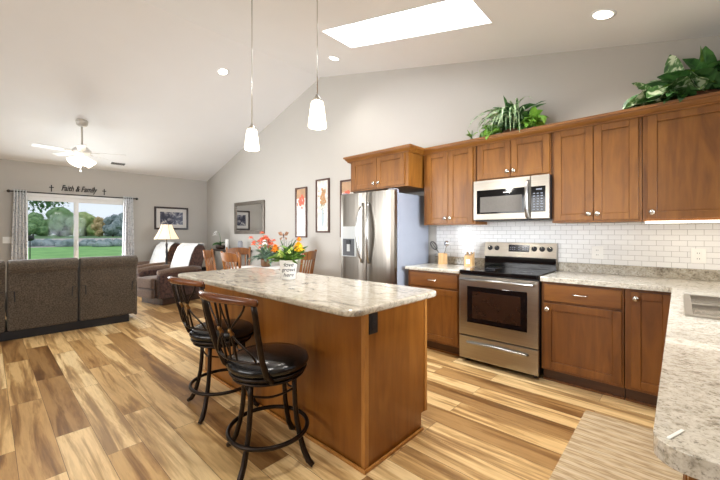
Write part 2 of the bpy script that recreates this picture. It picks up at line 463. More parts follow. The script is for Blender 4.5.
def leaf(bm, p0, az, el, L, W, droop=1.0, n=6, fold=0.25, tip=0.9, roll=0.0):
    """a folded blade bending down along its length"""
    p = Vector(p0); e = el; h = Vector((math.cos(az), math.sin(az), 0)); s0 = Vector((-math.sin(az), math.cos(az), 0))
    rows = []
    for i in range(n + 1):
        t = i / n
        w = W * (math.sin(PI * min(1, t * tip + 0.06)) ** 0.8) * 0.5
        if i == n: w = W * 0.02
        d = h * math.cos(e) + Vector((0, 0, 1)) * math.sin(e)
        s = s0 * math.cos(roll) + s0.cross(d) * math.sin(roll); u = s.cross(d)
        up = -u if u.z < 0 else u
        rows.append((bm.verts.new(p + s * w + up * w * fold), bm.verts.new(p), bm.verts.new(p - s * w + up * w * fold)))
        p = p + d * (L / n); e -= droop / n
    for A, Bq in zip(rows[:-1], rows[1:]):
        bm.faces.new((A[0], A[1], Bq[1], Bq[0])); bm.faces.new((A[1], A[2], Bq[2], Bq[1]))


def obj(name, bm, mat, parent=None, smooth=False, bevel=0.0, seg=2, world=True, solid=0.0, sub=0):
    """one mesh object; geometry is given in world space and re-expressed in the parent's space"""
    if parent is not None and world:
        bm.transform(PM[parent.name].inverted())
    bmesh.ops.recalc_face_normals(bm, faces=bm.faces[:])
    me = bpy.data.meshes.new(name); bm.to_mesh(me); bm.free()
    if isinstance(mat, (list, tuple)):
        for m in mat: me.materials.append(m)
    else: me.materials.append(mat)
    if smooth:
        for p in me.polygons: p.use_smooth = True
    o = bpy.data.objects.new(name, me); COL.objects.link(o)
    if parent is not None:
        o.parent = parent
        PM[o.name] = PM[parent.name]
    else:
        PM[o.name] = Matrix.Identity(4)
    if solid:
        md = o.modifiers.new('thickness', 'SOLIDIFY'); md.thickness = solid; md.offset = 0
    if bevel:
        md = o.modifiers.new('edge', 'BEVEL'); md.width = bevel; md.segments = seg; md.limit_method = 'ANGLE'; md.angle_limit = math.radians(40)
    if sub:
        md = o.modifiers.new('round', 'SUBSURF'); md.levels = sub; md.render_levels = sub
    return o


PM = {}


def thing(name, label, cat, loc=(0, 0, 0), rz=0.0, group=None):
    o = bpy.data.objects.new(name, None); COL.objects.link(o); o.empty_display_size = 0.1
    o.location = loc; o.rotation_euler = (0, 0, rz)
    PM[o.name] = Matrix.Translation(loc) @ Matrix.Rotation(rz, 4, 'Z')
    return tag(o, label, cat, group)


def tag(o, label, cat, group=None):
    o['label'] = label; o['category'] = cat
    if group: o['group'] = group
    return o


def struct(name, bm, mat, parent=None, **kw):
    o = obj(name, bm, mat, parent, **kw)
    if parent is None: o['kind'] = 'structure'
    return o


def T(p, ang, loc):
    """rotate a local point about z and move it"""
    return (loc[0] + p[0] * math.cos(ang) - p[1] * math.sin(ang), loc[1] + p[0] * math.sin(ang) + p[1] * math.cos(ang), loc[2] + p[2])


# ------------------------------------------------------------------ the room
XL, XR, YF, RX, RZ = -9.03, 0.62, -7.2, -4.541, 3.974
SL, SR = 0.2967, 0.2365


def zc(x): return RZ - SL * (RX - x) if x < RX else RZ - SR * (x - RX)


bm = BM(); box(bm, XL - 0.12, XR + 0.12, YF - 0.12, 0.12, -0.12, 0.0)
struct('floor', bm, M['floor'])
# back gable wall (kitchen wall)
gable = [(XL - 0.12, -0.0), (XR + 0.12, 0.0), (XR + 0.12, zc(XR) + 0.03), (RX, RZ + 0.06), (XL - 0.12, zc(XL) - 0.0)]
struct('wall_back', prism(BM(), gable, 0.0, 0.12, 'Y'), M['wall'])
# front wall behind the camera; its two unseen windows are added for the fills
bm = BM()
wins = [(-7.6, -5.2), (-3.8, -0.6)]
xs = [XL - 0.12, -7.6, -5.2, -3.8, -0.6, XR + 0.12]
for i in range(5):
    a, b = xs[i], xs[i + 1]
    if (a, b) in wins:
        box(bm, a, b, YF - 0.12, YF, 0, 0.9); box(bm, a, b, YF - 0.12, YF, 2.4, 2.5)
    else: box(bm, a, b, YF - 0.12, YF, 0, 2.5)
prism(bm, [(XL - 0.12, 2.5), (XR + 0.12, 2.5), (XR + 0.12, zc(XR) + 0.03), (RX, RZ + 0.06), (XL - 0.12, zc(XL) - 0.0)], YF - 0.12, YF, 'Y')
struct('wall_front', bm, M['wall'])


def window_y(name, x0, x1, z0, z1, y):
    w = struct(name, BM(), M['white'])
    bm = BM(); f = 0.06
    for a in (x0, (x0 + x1) / 2 - f / 2, x1 - f): box(bm, a, a + f, y - 0.1, y - 0.04, z0, z1)
    box(bm, x0, x1, y - 0.1, y - 0.04, z0, z0 + f); box(bm, x0, x1, y - 0.1, y - 0.04, z1 - f, z1)
    obj('window_frame', bm, M['white'], w); obj('pane', B(x0 + .02, x1 - .02, y - 0.075, y - 0.07, z0 + .02, z1 - .02), M['glass'], w)


window_y('added_window_2', -7.6, -5.2, 0.9, 2.4, YF); window_y('added_window_3', -3.8, -0.6, 0.9, 2.4, YF)
# left wall with the patio door opening
DY0, DY1, DZ = -3.45, -1.735, 2.02
bm = BM(); box(bm, XL - 0.12, XL, YF, DY0, 0, zc(XL)); box(bm, XL - 0.12, XL, DY1, 0, 0, zc(XL)); box(bm, XL - 0.12, XL, DY0, DY1, DZ, zc(XL))
struct('wall_left', bm, M['wall'])
# right wall with the window over the sink
bm = BM(); ZR = zc(XR) + 0.02
box(bm, XR, XR + 0.12, YF, -2.3, 0, ZR); box(bm, XR, XR + 0.12, -0.9, 0, 0, ZR); box(bm, XR, XR + 0.12, -2.3, -0.9, 0, 1.08); box(bm, XR, XR + 0.12, -2.3, -0.9, 2.05, ZR)
struct('wall_right', bm, M['wall'])
w = struct('window_4', BM(), M['white']); bm = BM()
for a in (-2.3, -1.63, -0.96): box(bm, XR + 0.03, XR + 0.09, a, a + 0.06, 1.08, 2.05)
box(bm, XR + 0.03, XR + 0.09, -2.3, -0.9, 1.08, 1.14); box(bm, XR + 0.03, XR + 0.09, -2.3, -0.9, 1.99, 2.05)
obj('window_frame', bm, M['white'], w); obj('pane', B(XR + 0.055, XR + 0.06, -2.28, -0.92, 1.1, 2.03), M['glass'], w)
# ceiling: two slopes meeting in a ridge, skylight opening on the right slope
KX0, KX1, KY0, KY1 = -3.0, -1.236, -1.29, -0.81
bm = BM(); e = 0.12
quad(bm, (XL - e, YF - e, zc(XL - e)), (RX, YF - e, RZ), (RX, e, RZ), (XL - e, e, zc(XL - e)))
gx = [RX, KX0, KX1, XR + e]; gy = [YF - e, KY0, KY1, e]
for i in range(3):
    for j in range(3):
        if i == 1 and j == 1: continue
        quad(bm, (gx[i], gy[j], zc(gx[i])), (gx[i + 1], gy[j], zc(gx[i + 1])), (gx[i + 1], gy[j + 1], zc(gx[i + 1])), (gx[i], gy[j + 1], zc(gx[i])))
bmesh.ops.remove_doubles(bm, verts=bm.verts[:], dist=1e-4)
struct('ceiling', bm, M['ceil'], solid=0.02)
# skylight shaft, frame and pane
sk = struct('window_1', BM(), M['white']); bm = BM(); h = 0.55
for (x0, x1, y0, y1) in ((KX0 - .03, KX1 + .03, KY0 - .03, KY0), (KX0 - .03, KX1 + .03, KY1, KY1 + .03), (KX0 - .03, KX0, KY0, KY1), (KX1, KX1 + .03, KY0, KY1)):
    v = []
    for zz in (0.0, h):
        for (x, y) in ((x0, y0), (x1, y0), (x1, y1), (x0, y1)): v.append(bm.verts.new((x, y, zc(x) + zz)))
    for f in ((3, 2, 1, 0), (4, 5, 6, 7), (0, 1, 5, 4), (1, 2, 6, 5), (2, 3, 7, 6), (3, 0, 4, 7)): bm.faces.new([v[i] for i in f])
obj('skylight_shaft', bm, M['white'], sk)
bm = BM(); quad(bm, (KX0, KY0, zc(KX0) + h), (KX1, KY0, zc(KX1) + h), (KX1, KY1, zc(KX1) + h), (KX0, KY1, zc(KX0) + h)); obj('pane', bm, M['glass'], sk, solid=0.006)
# baseboards
struct('baseboard_back', B(XL, -3.3, -0.014, 0, 0, 0.1), M['white'])
bm = BM(); box(bm, XL, XL + 0.014, YF, DY0 - 0.06, 0, 0.1); box(bm, XL, XL + 0.014, DY1 + 0.06, -0.014, 0, 0.1); struct('baseboard_left', bm, M['white'])
# sliding patio door
d = struct('door_1', BM(), M['white'])
bm = BM(); X0, X1 = XL - 0.11, XL + 0.02
box(bm, X0, X1, DY0 - 0.05, DY0 + 0.03, 0, DZ + 0.04); box(bm, X0, X1, DY1 - 0.03, DY1 + 0.05, 0, DZ + 0.04); box(bm, X0, X1, DY0 + .03, DY1 - .03, DZ - 0.03, DZ + 0.04); box(bm, X0, XL, DY0 + .03, DY1 - .03, 0.0, 0.03)
obj('door_frame', bm, M['white'], d, bevel=0.004)
ym = -2.65
for (a, b, xo) in ((DY0 + 0.03, ym + 0.035, -0.05), (ym - 0.035, DY1 - 0.03, -0.095)):
    p = BM(); f = 0.055; xa, xb = XL + xo, XL + xo + 0.04
    box(p, xa, xb, a, a + f, 0.03, DZ - 0.03); box(p, xa, xb, b - f, b, 0.03, DZ - 0.03); box(p, xa, xb, a + f, b - f, 0.03, 0.13); box(p, xa, xb, a + f, b - f, DZ - 0.11, DZ - 0.03)
    po = obj('sliding_panel', p, M['white'], d, bevel=0.003)
    obj('pane', B(xa + 0.015, xa + 0.021, a + f - .01, b - f + .01, 0.12, DZ - 0.1), M['glass'], po)
obj('door_handle', tube(BM(), [(XL - 0.005, ym + 0.0, 0.95), (XL + 0.04, ym + 0.0, 0.96), (XL + 0.04, ym, 1.14), (XL - 0.005, ym, 1.15)], 0.009), M['white'], d, smooth=True)

# tile backsplash
bt = obj('tile_backsplash', B(-2.27, XR - .002, -0.008, -0.0005, 1.0, 1.42), M['tile'])
tag(bt, 'white subway tile backsplash behind the range and counters', 'backsplash')


# ------------------------------------------------------------------ kitchen cabinets
def shaker(x0, x1, z0, z1, yf, t=0.02, rail=0.058, rec=0.009):
    bm = BM()
    box(bm, x0, x0 + rail, yf, yf + t, z0, z1); box(bm, x1 - rail, x1, yf, yf + t, z0, z1)
    box(bm, x0 + rail, x1 - rail, yf, yf + t, z0, z0 + rail); box(bm, x0 + rail, x1 - rail, yf, yf + t, z1 - rail, z1)
    box(bm, x0 + rail, x1 - rail, yf + rec, yf + t, z0 + rail, z1 - rail)
    return bm


def knob(par, x, yf, z):
    obj('knob', lathe(BM(), [(0.006, 0.0), (0.007, -0.012), (0.0195, -0.017), (0.0215, -0.025), (0.016, -0.034), (0.004, -0.037)], (x, yf, z), 14, 'Y'), M['nickel'], par, smooth=True)


def pull(par, x, yf, z, L=0.1):
    obj('pull', tube(BM(), [(x - L / 2, yf, z), (x - L / 2 + .004, yf - .026, z), (x - L / 4, yf - .031, z), (x + L / 4, yf - .031, z), (x + L / 2 - .004, yf - .026, z), (x + L / 2, yf, z)], 0.0062), M['nickel'], par, smooth=True)


UY = -0.33; UD = 0.31; UT = 2.235; UB = 1.385


def upper(name, label, x0, x1, z0, z1, doors, knobs, yb=-0.0015, y=UY, frame=0.018, wd='wood'):
    t = thing(name, label, 'cabinet', ((x0 + x1) / 2, y / 2, z0))
    obj('body', B(x0, x1, y + 0.02, yb, z0, z1), M[wd], t, bevel=0.002)
    for (a, b), k in zip(doors, knobs):
        dd = obj('door', shaker(a, b, z0 + frame, z1 - 0.012, y), M[wd], t, bevel=0.003)
        if k is not None: knob(dd, k, y, z0 + frame + 0.055)
    return t


upper('wall_cabinet', 'two-door wooden wall cabinet between the refrigerator and the microwave', -2.262, -1.615, UB, UT, [(-2.215, -1.937), (-1.932, -1.64)], [-1.967, -1.905])
upper('wall_cabinet', 'short two-door wooden wall cabinet directly above the microwave', -1.605, -0.878, 1.838, UT, [(-1.585, -1.243), (-1.238, -0.892)], [-1.272, -1.208])
upper('wall_cabinet', 'tall two-door wooden wall cabinet right of the microwave', -0.872, -0.222, UB, UT, [(-0.852, -0.55), (-0.545, -0.243)], [-0.58, -0.515])
cc = upper('wall_cabinet', 'wide single-door wooden wall cabinet in the right corner above a light strip', -0.218, XR - 0.006, UB, UT, [(-0.186, 0.40)], [-0.157])
obj('light_strip', B(-0.2, 0.58, -0.328, -0.285, UB - 0.016, UB), M['strip'], cc)
FY = -0.62
fc = upper('wall_cabinet', 'short deep two-door wooden cabinet above the refrigerator', -3.215, -2.29, 1.835, UT, [(-3.175, -2.753), (-2.748, -2.335)], [-2.79, -2.712], y=FY)

# crown moulding: one continuous run along all the wall cabinets
prof = [(0.0, 0.0), (0.012, 0.0), (0.012, 0.014), (0.020, 0.018), (0.038, 0.040), (0.040, 0.048), (0.052, 0.050), (0.054, 0.072), (0.0, 0.072)]   # (outwards, up)
path = [(-3.235, 0.0, (-1, 0)), (-3.235, FY + 0.0, (-1, -1)), (-2.27, FY + 0.0, (1, -1)), (-2.27, UY + 0.0, (1, -1)), (XR - 0.004, UY + 0.0, (0, -1))]
bm = BM(); rows = []
for (px, py, dr) in path:
    rows.append([bm.verts.new((px + dr[0] * o_, py + dr[1] * o_, UT + 0.0005 - 0.014 + u_)) for (o_, u_) in prof])
for A, Bq in zip(rows[:-1], rows[1:]):
    for k in range(len(prof)): bm.faces.new((A[k], A[(k + 1) % len(prof)], Bq[(k + 1) % len(prof)], Bq[k]))
bm.faces.new(rows[0]); bm.faces.new(rows[-1][::-1])
tag(obj('crown_moulding', bm, M['woodh']), 'wooden crown moulding running along the tops of the wall cabinets', 'moulding')

BY = -0.62; CT = 0.914


def base(name, label, x0, x1, drawers, doors, knobs, y=BY, yb=-0.0015):
    t = thing(name, label, 'cabinet', ((x0 + x1) / 2, y / 2, 0))
    obj('body', B(x0, x1, y + 0.02, yb, 0.11, CT - 0.04), M['woodd'], t, bevel=0.002)
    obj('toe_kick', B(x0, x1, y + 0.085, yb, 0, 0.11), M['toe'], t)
    obj('shoe_moulding', B(x0, x1, y + 0.07, y + 0.0845, 0, 0.018), M['woodd'], t, bevel=0.004)
    for (a, b) in drawers:
        bm = B(a, b, y, y + 0.0195, 0.708, CT - 0.06); dr = obj('drawer', bm, M['wooddh'], t, bevel=0.005)
        pull(dr, (a + b) / 2, y, 0.783)
    for (a, b, z1), k in zip(doors, knobs):
        dd = obj('door', shaker(a, b, 0.135, z1, y), M['woodd'], t, bevel=0.003)
        knob(dd, k, y, z1 - 0.05)
    return t


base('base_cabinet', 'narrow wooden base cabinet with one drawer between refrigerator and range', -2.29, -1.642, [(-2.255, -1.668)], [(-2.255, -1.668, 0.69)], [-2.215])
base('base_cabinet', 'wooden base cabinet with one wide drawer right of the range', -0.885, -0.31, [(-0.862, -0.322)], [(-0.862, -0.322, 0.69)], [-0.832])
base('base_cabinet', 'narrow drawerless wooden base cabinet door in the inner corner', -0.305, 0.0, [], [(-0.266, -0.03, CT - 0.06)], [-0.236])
sc_ = thing('base_cabinet', 'wooden sink base cabinet run under the right-hand counter', 'cabinet', (0.3, -1.9, 0))
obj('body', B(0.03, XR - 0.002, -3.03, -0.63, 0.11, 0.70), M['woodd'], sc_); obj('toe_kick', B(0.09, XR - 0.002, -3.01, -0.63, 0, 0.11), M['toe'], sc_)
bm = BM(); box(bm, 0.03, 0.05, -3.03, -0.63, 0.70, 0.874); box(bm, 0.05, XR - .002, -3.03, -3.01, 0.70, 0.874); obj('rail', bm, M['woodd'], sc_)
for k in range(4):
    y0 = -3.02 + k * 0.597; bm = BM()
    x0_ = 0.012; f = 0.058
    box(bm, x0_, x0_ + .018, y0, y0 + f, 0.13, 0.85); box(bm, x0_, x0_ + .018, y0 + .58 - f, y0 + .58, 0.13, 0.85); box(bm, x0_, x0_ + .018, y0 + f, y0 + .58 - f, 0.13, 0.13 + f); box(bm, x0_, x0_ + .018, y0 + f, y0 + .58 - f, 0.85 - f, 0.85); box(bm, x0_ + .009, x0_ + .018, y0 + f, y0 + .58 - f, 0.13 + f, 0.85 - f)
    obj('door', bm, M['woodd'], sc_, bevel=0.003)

# worktops
t = thing('worktop', 'short stone-look worktop between the refrigerator and the range', 'worktop', (-1.97, -0.32, CT - 0.038))
obj('slab', B(-2.31, -1.640, -0.648, -0.0, CT - 0.038, CT), M['stonel'], t, bevel=0.012, seg=3)
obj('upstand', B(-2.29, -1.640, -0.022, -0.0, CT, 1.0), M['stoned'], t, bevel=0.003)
t = thing('worktop', 'L-shaped stone-look worktop with sink cutout right of the range', 'worktop', (0, -0.5, CT - 0.038))
r = 0.055; pc = []
for i in range(7):
    a = math.radians(180 + 90 * i / 6); pc.append((-0.037 + r + r * math.cos(a), -3.08 + r + r * math.sin(a)))
outer = [(-0.884, 0.0), (-0.884, -0.648), (-0.055, -0.648), (-0.041, -0.653), (-0.037, -0.667)] + pc + [(XR - 0.001, -3.08), (XR - 0.001, 0.0)]
HX0, HX1, HY0, HY1 = 0.036, 0.50, -1.71, -1.025
obj('slab', prism_hole(BM(), outer, [(HX0, HY0), (HX1, HY0), (HX1, HY1), (HX0, HY1)], CT - 0.038, CT), M['stonel'], t, bevel=0.012, seg=3)
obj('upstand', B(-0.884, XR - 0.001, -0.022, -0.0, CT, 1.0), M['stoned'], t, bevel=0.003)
# sink
t = thing('kitchen_sink', 'stainless steel double-bowl sink set into the right-hand counter', 'sink', (0.28, -1.36, CT))
bm = BM(); zt = CT + 0.004; xs = [0.018, 0.046, 0.485, 0.55]; ys = [-1.735, -1.695, -1.385, -1.352, -1.04, -1.0]
for i in range(3):
    for j in range(5):
        if i == 1 and j in (1, 3): continue
        quad(bm, (xs[i], ys[j], zt), (xs[i + 1], ys[j], zt), (xs[i + 1], ys[j + 1], zt), (xs[i], ys[j + 1], zt))
bmesh.ops.remove_doubles(bm, verts=bm.verts[:], dist=1e-5)
obj('rim', bm, M['steelh'], t, solid=0.007)
for (y0, y1) in ((ys[1], ys[2]), (ys[3], ys[4])):
    bm = BM(); zb = 0.735; a, b = xs[1], xs[2]; i_ = 0.02
    V = [bm.verts.new(p) for p in ((a, y0, zt), (b, y0, zt), (b, y1, zt), (a, y1, zt), (a + i_, y0 + i_, zb), (b - i_, y0 + i_, zb), (b - i_, y1 - i_, zb), (a + i_, y1 - i_, zb))]
    for f in ((0, 1, 5, 4), (1, 2, 6, 5), (2, 3, 7, 6), (3, 0, 4, 7), (4, 5, 6, 7)): bm.faces.new([V[k] for k in f])
    bw = obj('bowl', bm, M['chrome'], t, solid=0.003)
    obj('drain', lathe(BM(), [(0.03, 0), (0.035, 0.003), (0.012, 0.005)], ((a + b) / 2, (y0 + y1) / 2, zb + 0.001), 16), M['steel'], bw, smooth=True)
# small white stick lying near the counter end
bm = B(-0.03, 0.03, -0.003, 0.003, 0, 0.003); bm.transform(Matrix.Translation((-0.005, -3.018, CT)) @ Matrix.Rotation(1.216, 4, 'Z'))
tag(obj('white_stick', bm, M['outlet'], bevel=0.001), 'short thin white stick lying near the rounded counter end', 'stick')

# outlets on the tile
for (x, z, lab) in ((-0.565, 1.108, 'white double outlet plate on the tile right of the range'), (0.112, 1.106, 'white double outlet plate on the tile at the right edge')):
    t = thing('power_outlet', lab, 'outlet', (x, -0.008, z - 0.06))
    obj('plate', B(x - 0.045, x + 0.045, -0.014, -0.008, z - 0.06, z + 0.06), M['outlet'], t, bevel=0.003)
    for dz in (-0.022, 0.022):
        s = obj('socket', B(x - 0.017, x + 0.017, -0.016, -0.014, z + dz - 0.015, z + dz + 0.015), M['outlet'], t, bevel=0.002)
        bm = BM(); box(bm, x - 0.008, x - 0.005, -0.0165, -0.016, z + dz - 0.005, z + dz + 0.006); box(bm, x + 0.005, x + 0.008, -0.0165, -0.016, z + dz - 0.005, z + dz + 0.006)
        obj('slot', bm, M['slot'], s)

# ------------------------------------------------------------------ range
rx0, rx1 = -1.632, -0.892
t = thing('kitchen_range', 'stainless steel electric range with black glass cooktop between base cabinets', 'range', ((rx0 + rx1) / 2, -0.33, 0))
obj('body', B(rx0 + 0.004, rx1 - 0.004, -0.625, -0.01, 0.05, 0.895), M['blackp'], t)
for x in (rx0 + .05, rx1 - .05):
    for y in (-0.56, -0.08): obj('foot', lathe(BM(), [(0.02, 0), (0.015, 0.05)], (x, y, 0), 10), M['blackp'], t)
obj('cooktop', prism(BM(), rounded(rx0 + 0.001, rx1 - 0.001, -0.662, -0.1, 0.02), 0.885, 0.922), M['black'], t, bevel=0.006)
for (x, y, r) in ((-1.44, -0.5, .1), (-1.08, -0.5, .085), (-1.44, -0.24, .075), (-1.08, -0.24, .1)):
    obj('burner_ring', ring(BM(), (x, y, 0.9222), r, 0.0012, 40, 4), plain('burner_print', (70, 70, 74), 0.3), t)
od = obj('oven_door', B(rx0 + 0.002, rx1 - 0.002, -0.66, -0.628, 0.283, 0.872), M['steelh'], t, bevel=0.005)
obj('oven_window', B(-1.545, -0.985, -0.664, -0.658, 0.412, 0.768), M['black'], od, bevel=0.003)
obj('window_glass', B(-1.49, -1.04, -0.6655, -0.6635, 0.46, 0.72), M['ovenglass'], od)
bm = BM()
tube(bm, [(-1.6, -0.712, 0.838), (-0.924, -0.712, 0.838)], 0.0135, 12)
for x in (-1.575, -0.949): tube(bm, [(x, -0.66, 0.838), (x, -0.712, 0.838)], 0.009, 8)
obj('oven_handle', bm, M['handle'], od, smooth=True)
dw = obj('storage_drawer', B(rx0 + 0.002, rx1 - 0.002, -0.658, -0.628, 0.05, 0.272), M['steelh'], t, bevel=0.005)
obj('drawer_handle', tube(BM(), [(-1.545, -0.658, 0.212), (-1.53, -0.677, 0.214), (-1.26, -0.683, 0.222), (-0.995, -0.677, 0.214), (-0.98, -0.658, 0.212)], 0.012, 8), M['handle'], dw, smooth=True)
gb = obj('back_guard', prism(BM(), [(-0.10, 1.035), (-0.07, 1.19), (-0.02, 1.19), (-0.02, 0.92), (-0.062, 0.92), (-0.062, 1.035)], -1.612, -0.888, 'X'), M['steelh'], t, bevel=0.004)
obj('glass_splash', B(-1.606, -0.894, -0.09, -0.062, 0.922, 1.034), M['black'], t)
gn = Vector((0, -0.155, 0.03)).normalized()   # guard face leans back


def gpt(x, z, off=0.0):
    y = -0.10 + 0.03 * (z - 1.035) / 0.155
    return Vector((x, y, z)) + Vector((0, -0.982, 0.19)) * off


for x in (-1.548, -1.474, -1.092, -1.018, -0.948):
    rot = Vector((0, -0.982, 0.19)).to_track_quat('Z', 'Y').to_matrix().to_4x4()
    bm = lathe(BM(), [(0.027, 0), (0.026, 0.006), (0.021, 0.008), (0.019, 0.024), (0.012, 0.027)], (0, 0, 0), 18)
    bm.transform(Matrix.Translation(gpt(x, 1.127)) @ rot)
    kn = obj('control_knob', bm, M['blackp'], gb, smooth=True)
    bm = B(-0.002, 0.002, 0.004, 0.018, 0.0265, 0.0285); bm.transform(Matrix.Translation(gpt(x, 1.127)) @ rot); obj('pointer', bm, M['nickel'], kn)
bm = BM(); quad(bm, gpt(-1.348, 1.092, .002), gpt(-1.138, 1.092, .002), gpt(-1.138, 1.166, .002), gpt(-1.348, 1.166, .002)); dsp = obj('display', bm, M['display'], gb, solid=0.003)
bm = BM()
for i in range(9):
    for j in range(2):
        if i in (3, 5): continue
        xx = -1.335 + i * 0.0215; zz = 1.112 + j * 0.022
        bm = BM(); quad(bm, gpt(xx, zz, .0045), gpt(xx + .012, zz, .0045), gpt(xx + .012, zz + .007, .0045), gpt(xx, zz + .007, .0045))
        obj('key', bm, M['keys'], dsp)

# ------------------------------------------------------------------ microwave
mx0, mx1, mz0, mz1, my = -1.600, -0.872, 1.418, 1.832, -0.40
t = thing('microwave', 'stainless steel over-the-range microwave with black window hanging above the range', 'microwave', ((mx0 + mx1) / 2, -0.2, mz0))
obj('case', B(mx0, mx1, my + 0.025, -0.002, mz0, mz1), M['blackp'], t, bevel=0.003)
xs_ = -1.036
dr = obj('door', B(mx0, xs_, my, my + 0.0245, mz0 + 0.008, mz1), M['steelh'], t, bevel=0.004)
obj('door_glass', B(-1.562, -1.088, my - 0.003, my + 0.001, 1.487, 1.732), M['black'], dr, bevel=0.002)
obj('window_mesh', B(-1.525, -1.112, my - 0.0045, my - 0.0025, 1.503, 1.662), M['mwglass'], dr)
obj('badge', B(-1.29, -1.21, my - 0.0045, my - 0.0025, 1.692, 1.700), M['nickel'], dr)
obj('handle', tube(BM(), [(-1.056, my, 1.785), (-1.058, my - .03, 1.77), (-1.06, my - .046, 1.68), (-1.06, my - .05, 1.61), (-1.06, my - .046, 1.54), (-1.058, my - .03, 1.45), (-1.056, my, 1.435)], [.014, .016, .017, .017, .017, .016, .014], 10), M['handle'], dr, smooth=True)
cp = obj('control_panel', B(xs_ + 0.002, mx1, my, my + 0.0245, mz0 + 0.008, mz1), M['steelh'], t, bevel=0.004)
obj('keypad', B(-1.03, -0.905, my - 0.003, my + 0.001, 1.49, 1.73), M['black'], cp, bevel=0.002)
bm = BM()
for i in range(3):
    for j in range(7): obj('key', B(-1.012 + i * 0.033, -0.994 + i * 0.033, my - 0.0042, my - 0.0028, 1.508 + j * 0.025, 1.518 + j * 0.025), M['keys'], cp)
obj('clock_display', B(-0.985, -0.935, my - 0.0042, my - 0.0028, 1.695, 1.708), M['keys'], cp)

# ------------------------------------------------------------------ refrigerator
fx0, fx1, fsp, fyd, fyb = -3.235, -2.362, -2.787, -0.785, -0.705
t = thing('refrigerator', 'stainless steel side-by-side refrigerator with ice dispenser under the short deep cabinet', 'refrigerator', ((fx0 + fx1) / 2, -0.4, 0))
obj('body', B(fx0 + 0.004, fx1 - 0.004, fyb, -0.04, 0.02, 1.755), M['fridgeside'], t, bevel=0.004)
obj('base_grille', B(fx0 + 0.01, fx1 - 0.01, fyb - 0.03, fyb, 0.0, 0.06), M['blackp'], t)
obj('gasket', B(fx0 + 0.012, fx1 - 0.012, fyb - 0.012, fyb, 0.07, 1.765), M['blackp'], t)


def fdoor(x0, x1):
    n = 8; pts = []
    for i in range(n + 1):
        u = i / n; pts.append((x0 + (x1 - x0) * u, fyd + 0.018 * (2 * u - 1) ** 4))
    pts += [(x1, fyb - 0.012), (x0, fyb - 0.012)]
    return prism(BM(), pts, 0.07, 1.787)


def fhandle(x, par, sgn):
    pts = []; rs = []
    for i in range(13):
        u = i / 12; z = 0.93 + (1.655 - 0.93) * u; s = math.sin(PI * u)
        pts.append((x + sgn * 0.028 * s, fyd - 0.008 - 0.062 * s ** 0.7, z)); rs.append(0.012 + 0.008 * s)
    obj('handle', tube(BM(), pts, rs, 10), M['handle'], par, smooth=True)


fz = obj('freezer_door', fdoor(fx0, fsp - 0.003), M['steel'], t, bevel=0.005); fhandle(fsp - 0.055, fz, -1)
fr = obj('refrigerator_door', fdoor(fsp + 0.003, fx1), M['steel'], t, bevel=0.005); fhandle(fsp + 0.055, fr, 1)
dp = obj('dispenser', B(-3.19, -2.94, fyd - 0.008, fyd + 0.004, 0.995, 1.372), M['grey'], fz, bevel=0.004)
obj('recess', B(-3.165, -2.965, fyd - 0.0095, fyd - 0.006, 1.005, 1.218), M['darkgrey'], fz)
obj('spout', B(-3.10, -3.03, fyd - 0.022, fyd - 0.008, 1.15, 1.205), M['blackp'], fz, bevel=0.004)
obj('paddle', B(-3.09, -3.04, fyd - 0.016, fyd - 0.0095, 1.06, 1.15), M['grey'], fz)
bm = BM(); box(bm, fx1 - 0.09, fx1 - 0.02, fyb - 0.06, fyb + 0.05, 1.787, 1.80); box(bm, fx0 + 0.02, fx0 + 0.09, fyb - 0.06, fyb + 0.05, 1.787, 1.80); box(bm, fx1 - 0.09, fx1 - 0.02, fyb, fyb + .05, 1.755, 1.79); box(bm, fx0 + .02, fx0 + .09, fyb, fyb + .05, 1.755, 1.79)
obj('hinge_cover', bm, M['fridgeside'], t, bevel=0.004)

# ------------------------------------------------------------------ island
ix0, ix1, iy0, iy1 = -3.26, -1.25, -2.506, -1.886
t = thing('kitchen_island', 'wooden kitchen island base under a stone-look top, with black outlet', 'island', ((ix0 + ix1) / 2, (iy0 + iy1) / 2, 0))
bm = BM(); prism(bm, [(iy0, 0.0), (iy1 - 0.065, 0.0), (iy1 - 0.065, 0.105), (iy1, 0.105), (iy1, 0.876), (iy0, 0.876)], ix0, ix1, 'X')
obj('body', bm, M['islandw'], t)
bm = BM(); box(bm, ix1 - 0.02, ix1 + 0.007, iy0 - 0.007, iy0 + 0.026, 0.0, 0.876); obj('corner_trim', bm, M['trimw'], t, bevel=0.003)
bm = BM(); box(bm, ix1, ix1 + 0.006, iy1 - 0.03, iy1, 0.105, 0.876); obj('end_stile', bm, M['trimw'], t, bevel=0.002)
bm = BM(); box(bm, ix0 - 0.016, ix1 + 0.022, iy0 - 0.022, iy0 - 0.0075, 0, 0.02); box(bm, ix1 + 0.0075, ix1 + 0.022, iy0 - 0.0075, iy1 - 0.065, 0, 0.02); obj('shoe_moulding', bm, M['trimw'], t, bevel=0.005)
for k in range(4):
    a = ix0 + 0.02 + k * 0.495; w_ = 0.475; y = iy1 + 0.018; f = 0.058; bm = BM()
    z0, z1 = 0.13, 0.86
    box(bm, a, a + f, iy1, y, z0, z1); box(bm, a + w_ - f, a + w_, iy1, y, z0, z1); box(bm, a + f, a + w_ - f, iy1, y, z0, z0 + f); box(bm, a + f, a + w_ - f, iy1, y, z1 - f, z1); box(bm, a + f, a + w_ - f, iy1, iy1 + .009, z0 + f, z1 - f)
    obj('door', bm, M['islandw'], t, bevel=0.003)
op = obj('outlet_plate', B(ix1 + 0.0, ix1 + 0.008, -2.476, -2.404, 0.735, 0.855), M['blackp'], t, bevel=0.002)
